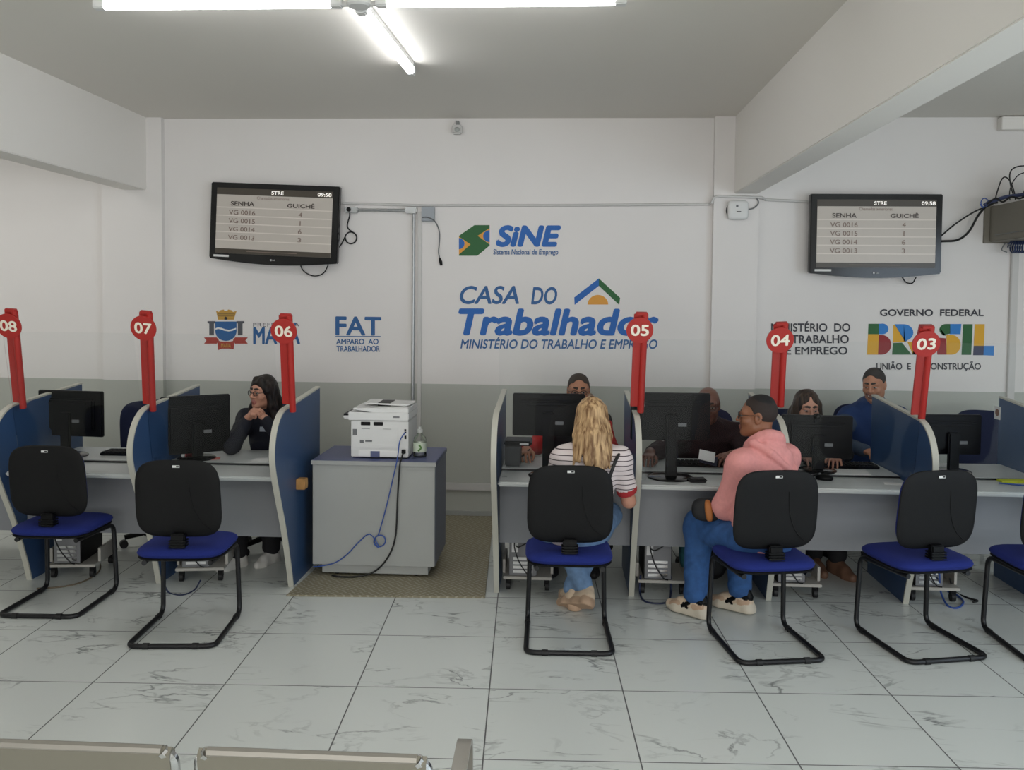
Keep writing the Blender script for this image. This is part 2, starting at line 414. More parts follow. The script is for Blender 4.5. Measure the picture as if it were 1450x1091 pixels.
def wall_poly(mb, pts, d=.003, Yw=None):
    Yq = (Yw or WY)
    P = [(W(x, y, Yq).x, W(x, y, Yq).z) for x, y in pts]
    return mb.prism(P, lambda a, b, t: (a, Yq-d*(1 if t else .1), b))
def arc(cx, cy, rx, ry, a0, a1, n=14):
    return [(cx+rx*math.cos(math.radians(a0+(a1-a0)*i/n)), cy-ry*math.sin(math.radians(a0+(a1-a0)*i/n))) for i in range(n+1)]

# ------------------------------------------------------------------ the setting
def struct(name, mb, m, **k):
    o = mb.build(name, m, **k); o['kind'] = 'structure'; return o
CZ = 3.285
X0, X1, Y0 = -6.6, 5.6, -5.0
struct('floor', MB().bb((X0-.2, Y0-.2, -.1), (X1+.2, WY+.2, 0)), M_FLOOR)
struct('ceiling', MB().bb((X0-.2, Y0-.2, CZ), (X1+.2, WY+.2, CZ+.12)), M_CEIL)
struct('wall_back', MB().bb((X0-.2, WY, 0), (X1+.2, WY+.15, CZ)), M_WALL)
struct('wall_left', MB().bb((X0-.15, Y0, 0), (X0, WY, CZ)), M_WALL)
w = MB(); w.bb((X1, Y0, 0), (X1+.15, -1.2, CZ)); w.bb((X1, 3.2, 0), (X1+.15, WY, CZ)); w.bb((X1, -1.2, 2.65), (X1+.15, 3.2, CZ)); w.bb((X1, -1.2, 0), (X1+.15, 3.2, .35))
struct('wall_right', w, M_WALL)
w = MB(); w.bb((X0, Y0-.15, 0), (-6.2, Y0, CZ)); w.bb((4.6, Y0-.15, 0), (X1, Y0, CZ)); w.bb((-6.2, Y0-.15, 2.55), (4.6, Y0, CZ))
struct('wall_front', w, M_WALL)
# window frames of the shop front (behind the camera) and the side window
w = MB()
for x in (-6.15, -4.0, -1.85, .3, 2.45, 4.55): w.bb((x-.04, Y0-.1, 0), (x+.04, Y0-.04, 2.55))
for z in (.04, 2.1, 2.51): w.bb((-6.2, Y0-.1, z-.035), (4.6, Y0-.04, z+.035))
struct('window_1', w, M_DARKST)
w = MB()
for y in (-1.16, .3, 1.7, 3.16): w.bb((X1+.04, y-.04, .35), (X1+.1, y+.04, 2.65))
for z in (.39, 2.61): w.bb((X1+.04, -1.2, z-.035), (X1+.1, 3.2, z+.035))
struct('window_2', w, M_DARKST)
# columns and beams
struct('trim_1', MB().bb((-3.81, WY-.055, 0), (-3.295, WY+.01, CZ)), M_WALL)
struct('trim_2', MB().bb((1.236, WY-.055, 0), (1.594, WY+.01, CZ)), M_WALL)
struct('trim_3', MB().bb((-3.63, Y0, 2.69), (-3.425, WY, CZ+.01)), M_BEAM, bevel=.006)
struct('trim_4', MB().bb((1.396, Y0, 2.672), (1.585, WY, CZ+.01)), M_BEAM, bevel=.006)
# low rail, skirting, wall trunking, right-hand upright
struct('trim_5', MB().bb((-1.8, WY-.03, .222), (-.2, WY, .281)), M_DIRTYWHITE, bevel=.004)
struct('baseboard_back', MB().bb((X0, WY-.014, 0), (X1, WY, .045)), M_GREYP)
a, b = W(1431, 350, WY), W(1441, 700, WY)
struct('trim_6', MB().bb((a.x, WY-.03, .05), (a.x+.055, WY, 2.27)), M_DIRTYWHITE, bevel=.004)
a = W(1412, 168, WY); b = W(1450, 186, WY)
struct('trim_7', MB().bb((a.x, WY-.08, b.z), (X1, WY, a.z)), M_BEAM, bevel=.004)
# thin wiring duct along the wall
q = [W(485, 288, WY-.008), W(590, 291, WY-.008), W(800, 291, WY-.008), W(1005, 289.5, WY-.008)]
duct = MB().tube(q, .011, 6)
duct = duct.build('wiring_duct', M_DIRTYWHITE); recentre(duct, q[0]); tag(duct, 'thin white wiring duct running along the back wall above the painted signs', 'cable duct')
q = [W(1004.5, 289.5, WY-.01), W(1008, 287, WY-.065), W(1011, 280, WY-.065), W(1016, 278, WY-.065), W(1079, 280, WY-.065), W(1084, 283, WY-.01), W(1147, 286, WY-.01)]
duct = MB().tube(q, .011, 6).build('wiring_duct', M_DIRTYWHITE); recentre(duct, q[0]); tag(duct, 'thin white wiring duct stepping over the column beside the right-hand television', 'cable duct')

# ------------------------------------------------------------------ ceiling lamps
M_TUBEL = mat('lit_tube', (255, 255, 255), .5)
_b = M_TUBEL.node_tree.nodes['Principled BSDF']; _b.inputs['Emission Color'].default_value = (.97, .98, 1.0, 1); _b.inputs['Emission Strength'].default_value = TUBE_E
def tube_lamp(label, p, q):
    p, q = Vector(p), Vector(q); u = (q-p).normalized(); L = (q-p).length
    t = thing('tube_lamp', label, 'ceiling light', p, math.atan2(u.y, u.x), 'lit tubes under the ceiling')
    MB().tube([(.03, 0, 0), (L-.03, 0, 0)], .024, 14).build('lit_tube', M_TUBEL, t)
    for a in (0, 1):
        x = a*L
        MB().box((x, 0, .005), (.06, .05, .055)).build('end_cap', M_WHITE, t, bevel=.006)
    MB().bb((.02, -.024, .02), (L-.02, .024, .05)).build('batten', M_WHITE, t)
ZT = CZ-.05
A, B, C_, D, Ee, Ff = G(137, 4, ZT), G(476, 4, ZT), G(541, 4, ZT), G(878, 4, ZT), G(512, 14, ZT), G(582, 101, ZT)
A.y = B.y = C_.y = D.y = (B.y+C_.y)/2
tube_lamp('left one of the two lit crosswise ceiling tubes at the top edge', A, B)
tube_lamp('right one of the two lit crosswise ceiling tubes at the top edge', C_, D)
tube_lamp('lit white tube lamp on the ceiling running away towards the back wall', Ee, Ff)
hub = (B+C_)/2
h = thing('lamp_hub', 'white ceiling hub where the three lit tubes meet', 'lamp hub', (hub.x, hub.y, ZT))
MB().lathe((0, 0, -.02), [(.05, 0), (.06, .01), (.06, .07)]).build('hub_body', M_WHITE, h)
MB().tube([(-.10, 0, -.005), (.10, 0, -.005)], .014, 8).build('connector', M_DIRTYWHITE, h)

# ------------------------------------------------------------------ painted signs on the wall
BLUE1 = mat('sign_blue', (30, 100, 180), .6); BLUE2 = mat('sign_slate_blue', (44, 96, 152), .6); GREEN = mat('sign_green', (38, 98, 50), .6); ORANGE = mat('sign_orange', (226, 158, 60), .6)
YEL = mat('sign_yellow', (226, 170, 44), .6); SDARK = mat('sign_dark', (52, 52, 60), .6); SRED = mat('sign_brick_red', (168, 62, 52), .6); SGOLD = mat('sign_gold', (196, 152, 66), .6)
SBRB = mat('sign_mid_blue', (44, 128, 206), .6); SBRR = mat('sign_dark_red', (150, 40, 44), .6); SNAVY = mat('sign_navy', (56, 56, 84), .6); SWHT = mat('sign_white', (232, 232, 230), .6); SGREY = mat('sign_grey', (84, 86, 92), .6)
def sign(label, x, y): return thing('painted_sign', label, 'painted sign', W(x, y, WY))
def poly_part(name, m, parent, *polys, d=.003, Yw=None):
    mb = MB()
    for p in polys: wall_poly(mb, p, d, Yw)
    return mb.build(name, m, parent, world=True, smooth=20)
# crest and PREFEITURA MAUA
s = sign('painted coat of arms with the blue lettering behind the 06 marker', 358, 490)
CX = 320
poly_part('crest_shield', BLUE2, s, [(305, 455.5), (335, 455.5)] + [(335, 470)] + arc(320, 469, 15, 14, 0, -180)[0:])
poly_part('crest_wave', SWHT, s, [(305.5, 465), (309, 463.8), (314, 464.5), (319, 466.5), (325, 467.5), (330, 466), (334.5, 464.5), (334.5, 466.5), (329, 468.8), (324, 469.6), (318, 468.6), (313, 466.8), (309, 466), (305.5, 467.2)], d=.005)
cr = poly_part('crest_crown', SGOLD, s, [(306, 440), (310, 442), (312, 439.5), (317, 438.5), (318, 440.5), (322, 440.5), (323, 438.5), (328, 439.5), (330, 442), (335, 440.5), (331, 453), (309, 453)])
poly_part('crown_gate', SDARK, cr, [(318, 453), (318, 450), (320, 448.5), (322, 450), (322, 453)], d=.005)
poly_part('crown_courses', SDARK, cr, [(308, 444.5), (333, 444.5), (333, 445.2), (308, 445.2)], [(309, 447.5), (332, 447.5), (332, 448.1), (309, 448.1)], [(309.5, 450.3), (331, 450.3), (331, 450.9), (309.5, 450.9)], d=.0045)
for sx in (-1, 1):
    X = lambda v: CX+sx*v
    poly_part('crest_column', SGREY, s, [(X(26), 455), (X(15), 455), (X(15), 457.5), (X(17), 458.5), (X(17), 475), (X(23.5), 475), (X(23.5), 458.5), (X(26), 457.5)])
    poly_part('crest_ribbon', SRED, s, [(X(31), 478), (X(13), 478), (X(10), 482), (X(13), 487), (X(31), 487), (X(27.5), 482.5)])
rb = poly_part('crest_ribbon', SRED, s, [(308, 482.5), (314, 484), (326, 484), (332, 482.5), (331, 495), (326, 494), (314, 494), (309, 496)])
wall_text('crest_lettering', 'MAUÁ', 313, 485, 327, 492.5, SGOLD, rb, .01, d=.006)
wall_text('lettering', 'PREFEITURA', 358.5, 457.5, 424, 463, SGREY, s, .0, space=1.15)
wall_text('lettering', 'MAUÁ', 358.5, 457, 425, 488, BLUE2, s, .03)
# FAT
s = sign('painted FAT sign in blue between the 06 marker and the conduit', 506, 498)
wall_text('lettering', 'FAT', 475, 448, 540, 475, BLUE2, s, .024, yt2=449, yb2=475.5)
poly_part('underline', BLUE2, s, [(475, 476), (539, 476.2), (539, 477.2), (475, 477)])
wall_text('lettering', 'AMPARO  AO', 476, 480, 536, 488, BLUE2, s, .022)
wall_text('lettering', 'TRABALHADOR', 476.5, 490, 538, 498.5, BLUE2, s, .022)
# SINE
s = sign('painted SINE sign with a green folded flag emblem, high on the wall', 722, 362)
def E8(pts): return [(630+x*320/1450, 300+y*220/997) for x, y in pts]
poly_part('emblem_field', GREEN, s, E8([(90, 155), (190, 86), (287, 86), (287, 105), (210, 155), (287, 210), (287, 217), (208, 283), (90, 283), (90, 275), (165, 210), (90, 160)]))
poly_part('emblem_diamond', ORANGE, s, E8([(90, 160), (165, 210), (90, 280), (90, 245)] ), d=.0026)
poly_part('emblem_diamond', ORANGE, s, E8([(287, 95), (208, 155), (287, 208)]), d=.0026)
poly_part('emblem_disc', BLUE1, s, E8([(90, 172)] + [(90+36*math.sin(t), 205-36*math.cos(t)) for t in [i*PI/10 for i in range(11)]] + [(90, 243)]), d=.004)
poly_part('emblem_disc', BLUE1, s, E8([(287, 120)] + [(287-42*math.sin(t), 157-38*math.cos(t)) for t in [i*PI/10 for i in range(11)]] + [(287, 196)]), d=.004)
wall_text('lettering', 'SiNE', 702, 319, 794.5, 350, BLUE1, s, .045, .22)
wall_text('lettering', 'Sistema Nacional de Emprego', 698.5, 353, 790.5, 363, BLUE2, s, .018, .1)
# CASA DO Trabalhador
s = sign('large painted blue Trabalhador sign with a roof and half sun emblem', 790, 494)
wall_text('lettering', 'CASA', 651, 405, 735, 431, BLUE2, s, .020, .2)
wall_text('lettering', 'DO', 752, 406.5, 789, 431.5, BLUE2, s, .020, .2)
wall_text('lettering', 'Trabalhador', 649, 437, 933, 475.5, BLUE1, s, .035, .2, yt2=437.5, yb2=476)
wall_text('lettering', 'MINISTÉRIO DO TRABALHO E EMPREGO', 652, 477.5, 931, 494, BLUE2, s, .018, .2, yt2=477.5, yb2=494.5)
poly_part('roof_slope', BLUE1, s, E8([(830, 550), (988, 428), (988, 476), (832, 598)]))
poly_part('roof_slope', GREEN, s, E8([(988, 428), (1124, 553), (1118, 598), (988, 476)]))
poly_part('half_sun', ORANGE, s, E8([(916, 596)] + [(982-66*math.cos(t), 596-62*math.sin(t)) for t in [i*PI/16 for i in range(17)]]))
# MINISTERIO DO TRABALHO E EMPREGO
s = sign('painted dark ministry lettering in three lines behind the 04 marker', 1148, 502)
wall_text('lettering', 'MINISTÉRIO  DO', 1092, 455, 1204, 470, SDARK, s, 0.018)
wall_text('lettering', 'DO TRABALHO', 1093, 474.5, 1202, 486.5, SDARK, s, 0.018)
wall_text('lettering', 'E EMPREGO', 1113, 491, 1200, 502.5, SDARK, s, 0.018)
# GOVERNO FEDERAL BRASIL
s = sign('painted BRASIL sign with multicoloured block letters behind the 03 marker', 1317, 523)
wall_text('lettering', 'GOVERNO  FEDERAL', 1246, 438, 1393, 448, SDARK, s, .024)
wall_text('lettering', 'UNIÃO  E  RECONSTRUÇÃO', 1241, 512, 1389, 526, SDARK, s, .020)
def E9(pts): return [(1010+x*440/1450, 230+y*300/989) for x, y in pts]
def bz(name, m, *polys, d=.003): return poly_part(name, m, s, *[E9(p) for p in polys], d=d)
half = lambda cx, cy, rx, ry: [(cx+rx*math.sin(t), cy-ry*math.cos(t)) for t in [i*PI/12 for i in range(13)]]
bz('block_letter', GREEN, [(724, 754), (772, 754), (772, 803), (722, 803)])
bz('block_letter', SBRB, [(772, 754)] + half(790, 778, 27, 25) + [(772, 803)])
bz('block_letter', YEL, [(722, 803), (772, 803), (768, 898), (717, 898)])
bz('block_letter', SBRR, [(772, 806)] + half(785, 852, 45, 46) + [(768, 898)])
bz('block_letter', SBRB, [(845, 756)] + half(888, 795, 45, 39) + [(905, 834), (895, 838)])
bz('block_letter', YEL, [(840, 760), (848, 760), (898, 838), (838, 842)])
bz('block_letter', GREEN, [(838, 844), (880, 842), (925, 898), (834, 898)])
bz('block_letter', YEL, [(905, 838), (925, 838), (962, 898), (932, 898)])
bz('block_letter', SBRR, [(960, 756), (1020, 756), (1038, 830), (945, 830)])
bz('block_letter', GREEN, [(945, 832), (990, 832), (984, 898), (928, 898)])
bz('block_letter', SBRR, [(1040, 818), (1085, 822), (1088, 898), (1045, 898)])
bz('block_letter', GREEN, [(1105, 755), (1105, 800), (1070, 808)] + [(1085-30*math.sin(t), 782-27*math.cos(t)) for t in [PI-i*PI/10 for i in range(11)]])
bz('block_letter', SBRB, [(1105, 755), (1157, 755), (1153, 803), (1103, 803)])
bz('block_letter', YEL, [(1088, 806)] + half(1112, 852, 42, 46) + [(1088, 898)])
bz('block_letter', GREEN, [(1166, 756), (1210, 756), (1203, 899), (1158, 899)])
bz('block_letter', YEL, [(1220, 756), (1266, 756), (1262, 857), (1215, 857)])
bz('block_letter', SNAVY, [(1215, 857), (1262, 857), (1260, 901), (1212, 901)])
bz('block_letter', SBRB, [(1262, 857), (1310, 857), (1308, 903), (1260, 901)])

# ------------------------------------------------------------------ televisions
SCR = mat('screen_glow_beige', (160, 154, 146), .3, emit=.34); SCR2 = mat('screen_glow_pale', (176, 170, 162), .3, emit=.38); SCRH = mat('screen_header_brown', (64, 58, 50), .3, emit=.2)
SCRT = mat('screen_dark_lettering', (66, 58, 54), .4, emit=.15); SCRW = mat('screen_white_lettering', (230, 226, 220), .4, emit=.7); SCRG = mat('screen_brown_lettering', (120, 104, 96), .4, emit=.2); LOGO = mat('logo_white', (190, 190, 190), .4)
def television(label, cx, cy, Wd, Hh, roll, yaw, sticker=True):
    c = W(cx, cy, 6.98)
    t = thing('wall_television', label, 'television', c, yaw); t.rotation_euler = (0, roll, yaw)
    w2, h2 = Wd/2, Hh/2
    outline = [(-w2, h2), (w2, h2), (w2, -h2+.035)] + [(w2-.01-(Wd-.02)*i/20, -h2+.03-.035*math.sin(PI*i/20)) for i in range(21)] + [(-w2, -h2+.035)]
    MB().prism(outline, lambda a, b, k: (a, -.0 if k == 0 else .055, b)).build('housing', M_GLOSSBLK, t, bevel=.007)
    MB().bb((-w2*.6, .05, -h2*.6), (w2*.6, .085, h2*.7)).build('rear_cover', M_BLACK, t, bevel=.01)
    MB().bb((-.12, .08, -.1), (.12, .122, .1)).build('wall_bracket', M_DARKST, t)
    sw, st, sb = w2*.9, h2-.045, -h2+.075
    H = st-sb
    scr = MB().bb((-sw, -.004, sb), (sw, .004, st)).build('screen', SCR, t)
    yy = lambda f: st-f*H
    MB().bb((-sw, -.006, yy(.10)), (sw, -.003, st)).build('header_band', SCRH, scr)
    MB().bb((-sw, -.006, sb), (sw, -.003, yy(.925))).build('footer_band', SCRH, scr)
    for k in range(5):
        f = .295+.125*k
        MB().bb((-sw, -.0052, yy(f)-.004), (sw, -.003, yy(f)+.004)).build('row_rule', SCR2, scr)
    def tx(b, x0, x1, f0, f1, m, bold=.01):
        xx = lambda u: -sw+2*sw*u
        text_fit('screen_lettering', b, lambda u, v: Vector((xx(x0)*(1-u)+xx(x1)*u, -.008, yy(f1)*(1-v)+yy(f0)*v)), m, scr, bold, world=False)
    tx('STRE', .475, .58, .025, .08, SCRW, .02); tx('09:58', .872, .99, .025, .08, SCRW, .02)
    tx('Chamadas anteriores', .35, .63, .115, .16, SCRG, .0)
    tx('SENHA', .125, .33, .20, .268, SCRT, .02); tx('GUICHÊ', .615, .85, .19, .268, SCRT, .02)
    for k, (a, b) in enumerate((('VG 0016', '4'), ('VG 0015', '1'), ('VG 0014', '6'), ('VG 0013', '3'))):
        f = .335+.127*k
        tx(a, .11, .34, f, f+.07, SCRG, .008); tx(b, .715 if b != '1' else .727, .745 if b != '1' else .735, f, f+.07, SCRG, .008)
    MB().bb((-sw*.45, -.0075, yy(.963)), (sw*.42, -.006, yy(.955))).build('footer_line', SCRG, scr)
    MB().lathe((-.012, -.002, -h2+.035), [(.008, 0), (.008, .003)], 16, 'y').build('logo_disc', LOGO, t)
    text_fit('logo_lettering', 'LG', lambda u, v: Vector((.002+.022*u, -.005, -h2+.029+.012*v)), LOGO, t, .02, world=False)
    if sticker: MB().bb((-w2+.04, -.003, -h2+.045), (-w2+.17, .002, -h2+.062)).build('sticker', M_PAPER, t)
    return t
television('wall television with the queue list, left of the conduit, sagging to its right', 387.5, 318, 1.085, .655, .040, -.05)
television('wall television with the queue list above the BRASIL sign', 1240.5, 334, 1.03, .655, -.003, 0.03)

def cable(label, pts, r, m, n=8, name='cable'):
    P = curve(pts, n); o = MB().tube(P, r, 8).build(name, m); recentre(o, pts[0]); return tag(o, label, 'cable')
def loop_pts(c, r, turns, n, ax=Vector((1, 0, 0)), ay=Vector((0, 0, 1)), adv=Vector((0, -.004, 0)), a0=0.0):
    return [c + ax*(r*math.cos(a0+2*PI*turns*i/n)) + ay*(r*math.sin(a0+2*PI*turns*i/n)) + adv*(i*turns/n) for i in range(n+1)]
lc = W(497, 337, WY-.02)
cable('black power cable looped beside the left television', [W(476, 355, 7.02), W(484, 345, WY-.02), W(488, 337, WY-.02)] + loop_pts(lc, .048, 1.6, 14, a0=PI) + [W(492, 322, WY-.02), W(495, 306, WY-.03), W(495, 299, WY-.05)], .0055, M_RUBBER, 5)
cable('black cable drooping under the left television', [W(424, 372, 7.04), W(430, 384, WY-.03), W(444, 391, WY-.03), W(458, 387, WY-.03), W(466, 373, 7.04)], .005, M_RUBBER)
cable('short black cable loop under the right television', [W(1277, 392, 7.03), W(1283, 400, WY-.04), W(1292, 401, WY-.04), W(1297, 393, 7.03)], .005, M_RUBBER)
cable('upper black cable from the right television up to the grey equipment box', [W(1333, 334, 7.0), W(1352, 318, WY-.05), W(1378, 301, WY-.1), W(1399, 292, WY-.12), W(1410, 287, WY-.16)], .0065, M_RUBBER)
cable('lower thick black cable from the right television up to the grey equipment box', [W(1333, 342, 7.0), W(1356, 340, WY-.05), W(1372, 328, WY-.08), W(1386, 304, WY-.10), W(1400, 290, WY-.12), W(1412, 287, WY-.2)], .009, M_RUBBER)

# conduit with its boxes
p1, p2 = W(497, 297.5, WY-.03), W(582, 298, WY-.03)
c = thing('electrical_conduit', 'galvanised conduit elbow running right then down beside the left television', 'conduit', p2)
z0 = W(590, 640, WY-.03).z
MB().cyl(p1+Vector((.03, 0, 0)), p2-Vector((.02, 0, 0)), .012, n=12).build('horizontal_pipe', M_STEEL, c, world=True)
xv = W(585.2, 420, WY-.03).x
MB().cyl((xv, WY-.03, p2.z-.03), (xv, WY-.03, .45), .013, n=12).build('vertical_pipe', M_STEEL, c, world=True)
MB().bb((p1.x-.05, WY-.06, p1.z-.024), (p1.x+.06, WY, p1.z+.024)).build('junction_box', M_STEEL, c, bevel=.008, world=True)
MB().bb((p2.x-.045, WY-.06, p2.z-.026), (p2.x+.05, WY, p2.z+.026)).build('junction_box', M_STEEL, c, bevel=.008, world=True)
MB().cyl((p1.x-.01, WY-.062, p1.z), (p1.x-.01, WY-.075, p1.z), .018, n=14).build('socket', M_BLACK, c, world=True)
xw = W(594.5, 420, WY).x
o = MB().bb((xw-.016, WY-.022, .45), (xw+.016, WY, W(594, 300, WY).z)).build('vertical_duct', M_DIRTYWHITE, bevel=.003); recentre(o, (xw, WY, .45)); tag(o, 'white square duct running down the wall beside the galvanised conduit', 'cable duct')
a, b = W(598, 293.5, WY), W(616, 314, WY)
jb = MB().bb((a.x, WY-.05, b.z), (b.x, WY, a.z)).build('wall_box', mat('pale_blue_grey_box', (158, 164, 170), .45), bevel=.005); recentre(jb, (a.x, WY, b.z)); tag(jb, 'small blue-grey wall box at the top of the conduit', 'electrical box')
c = thing('hanging_cable', 'grey cable with a black plug hanging loose from the wall box', 'cable', W(599, 309, WY-.06))
MB().tube(curve([W(598, 308, WY-.055), W(606, 308, WY-.06), W(616, 314, WY-.055), W(622, 328, WY-.02), W(622, 345, WY-.015), W(621, 357, WY-.015), W(623, 367, WY-.015)]), .005, 8).build('cord', M_CABLEGREY, c, world=True)
MB().tube([W(622.5, 366, WY-.018), W(624, 371, WY-.018), W(625, 376, WY-.018)], [.009, .013, .010], 10).build('plug', M_BLACK, c, world=True)

# sensor by the ceiling, router on the column, rack box
p = W(648.5, 184, WY)
c = thing('wall_sensor', 'small white motion sensor just under the ceiling line', 'sensor', (p.x, WY, p.z))
MB().bb((p.x-.04, WY-.07, p.z-.045), (p.x+.04, WY-.02, p.z+.03)).build('sensor_body', M_DIRTYWHITE, c, bevel=.012, world=True)
MB().bb((p.x-.012, WY-.05, p.z+.02), (p.x+.012, WY, p.z+.065)).build('bracket', M_DARKST, c, world=True)
MB().ell((p.x, WY-.07, p.z-.01), (.022, .01, .02)).build('lens', M_GREYP, c, world=True)
CY = WY-.055
p = W(1044.5, 298, CY-.02)
c = thing('wifi_router', 'white rounded router box on the column between the signs', 'router', (p.x, CY, p.z))
MB().pillow(.165, .155, .02, .02, lambda x, y, d: (p.x+x, CY-.035+d, p.z+y), e=5).build('casing', M_WHITE, c, world=True)
MB().lathe((p.x-.02, CY-.002, p.z), [(.07, 0), (.07, .02)], 24, 'y').build('mounting_plate', M_BLACK, c, world=True)
MB().bb((p.x-.02, CY-.058, p.z+.022), (p.x-.002, CY-.053, p.z+.04)).build('emblem', M_CABLEGREY, c, world=True)
MB().bb((p.x-.015, CY-.058, p.z-.018), (p.x+.02, CY-.053, p.z-.011)).build('indicator', M_BLACK, c, world=True)
MB().tube(curve([(p.x+.08, CY-.02, p.z+.005), (p.x+.13, CY-.015, p.z+.02), (p.x+.165, CY-.012, p.z+.06), (p.x+.15, CY-.012, p.z+.098)]), .005, 8).build('lead', M_CABLEGREY, c, world=True)
a, b = W(1402, 293, WY-.02), W(1402, 343, WY-.02)
c = thing('equipment_box', 'grey wall equipment box with cables heaped on top, at the right edge', 'equipment box', (a.x, WY, b.z))
BG = mat('grey_beige_steel', (128, 123, 112), .5)
MB().bb((a.x, 6.36, b.z), (a.x+.40, WY-.02, a.z)).build('cabinet_body', BG, c, bevel=.006, world=True)
MB().bb((a.x-.04, WY-.02, b.z-.01), (a.x+.44, WY, a.z+.01)).build('back_plate', BG, c, bevel=.003, world=True)
MB().bb((a.x-.004, 6.42, b.z+.045), (a.x+.002, 6.98, b.z+.052)).build('door_seam', M_DARKST, c, world=True)
sw = thing('network_switch', 'dark network device among the cables on the grey equipment box', 'network device', (a.x+.17, 6.72, a.z+.004))
MB().box((0, .0, .09), (.10, .2, .14), ry=.35).build('casing', M_BLACK, sw, bevel=.006)
MB().box((-.05, -.105, .085), (.014, .02, .15), ry=.35).build('white_strip', M_WHITE, sw)
a = a+Vector((-.006, 0, -.02))
TOPZ = a.z+.02
def px_cable(label, pts, Y, r, m): return cable(label, [W(x, y, Y) for x, y in pts], r, m)
px_cable('tall black cable arching over the grey equipment box', [(1409, 284), (1412, 272), (1418, 255), (1424, 251), (1431, 258), (1436, 272), (1438, 283)], 6.85, .005, M_RUBBER)
px_cable('black cable looping highest above the grey equipment box', [(1436, 280), (1431, 262), (1430, 246), (1436, 238), (1450, 235), (1470, 238)], 6.8, .005, M_RUBBER)
px_cable('black cable curling behind the network device', [(1430, 284), (1430, 270), (1436, 255), (1446, 246), (1465, 243)], 6.9, .004, M_RUBBER)
px_cable('bundle of blue network leads lying along the grey box top', [(1394, 291), (1402, 286), (1412, 283), (1425, 279), (1440, 277), (1455, 275)], 6.78, .014, mat('dim_blue_leads', (58, 66, 100), .6))
px_cable('small blue cable loop at the corner of the grey equipment box', [(1392, 295), (1389, 287), (1393, 281), (1399, 284), (1398, 291), (1391, 293), (1388, 289)], 6.8, .004, M_CABLEBLUE)
px_cable('black cable sagging along the grey box top', [(1398, 289), (1410, 281), (1420, 286), (1432, 279), (1445, 281), (1460, 272)], 6.76, .007, M_RUBBER)
p = W(1443, 350, 6.95)
c = thing('blue_cable_coil', 'coil of blue cable hanging under the grey equipment box', 'cable coil', p)
MB().tube([Vector((-.06+.12*i/60, .05*math.cos(i*.7), .045*math.sin(i*.7))) for i in range(61)], .006, 6).build('coil', mat('coil_blue', (40, 56, 96), .5), c)
MB().tube(curve([(-.06, 0, 0), (-.1, 0, .03), (-.12, .02, -.02), (-.08, .02, -.04)]), .004, 6).build('loose_end', M_CABLEGREY, c)

# ------------------------------------------------------------------ counters: partitions, desks, markers, shields
PX = {'08': -3.33, '07': -2.49, '06': -1.645, 'end': -.359, '05': .467, '04': 1.293, '03': 2.106, 'last': 2.93}
def partition(label, x, foot):
    t = thing('booth_partition', label, 'partition', (x, 5.24, 0), 0, 'curved booth partitions')
    # side profile (Y, Z): foot set back, belly at desk height, rounded top, sloping ridge
    front = [(5.245, 0), (5.20, .14), (5.10, .40), (4.99, .62), (4.915, .78), (4.89, .88), (4.905, .97), (4.95, 1.05), (5.02, 1.105), (5.09, 1.13)]
    pr = curve([(a, 0, b) for a, b in front], 4)
    out = [(p.x, p.z) for p in pr] + [(5.85, 1.192), (5.85, 0)]
    MB().prism(out, lambda a, b, k: (x-.013 if k == 0 else x+.013, a, b)).build('panel', M_BLUEP, t, world=True)
    e = MB()
    path = [Vector((x, p.x, p.z)) for p in pr] + [Vector((x, 5.85, 1.192))]
    N = len(path); vs = []; fs = []
    for i in range(N):
        a, b = path[max(i-1, 0)], path[min(i+1, N-1)]; T = (b-a).normalized(); nn = Vector((0, -T.z, T.y))
        for dx, dn in ((-.0165, -.004), (.0165, -.004), (.0165, .007), (-.0165, .007)): vs.append(path[i] + Vector((dx, 0, 0)) + nn*dn)
    for i in range(N-1):
        for k in range(4): fs.append((i*4+k, i*4+(k+1) % 4, (i+1)*4+(k+1) % 4, (i+1)*4+k))
    fs += [(3, 2, 1, 0), tuple((N-1)*4+k for k in range(4))]
    e.add(vs, fs); e.build('edge_band', M_EDGE, t, world=True)
    return t
LBL = {'08': 'blue partition under the 08 marker', '07': 'blue partition under the 07 marker', '06': 'blue partition under the 06 marker beside the printer cabinet',
       'end': 'grey-edged end partition without a marker, right of the printer cabinet', '05': 'blue partition under the 05 marker', '04': 'blue partition under the 04 marker behind the person in pink',
       '03': 'blue partition under the 03 marker', 'last': 'blue partition at the right edge with a small round sticker'}
for k, x in PX.items():
    pt = partition(LBL[k], x, 0)
    if k == 'last':
        q = WX(1410.5, 584, x-.015)
        st = MB().bb((x-.0165, q.y-.055, q.z-.045), (x-.0135, q.y+.02, q.z+.04)).build('sticker', M_PAPER, pt, world=True)
        MB().lathe((x-.0165, q.y-.018, q.z), [(.024, -.0015), (.024, .0)], 20, 'x').build('sticker_crest', mat('sticker_brown', (130, 90, 70), .6), st, world=True)
    if k == '06':
        MB().bb((x+.013, 5.30, .60), (x+.07, 5.37, .665)).build('wooden_block', M_WOOD, pt, bevel=.003, world=True)

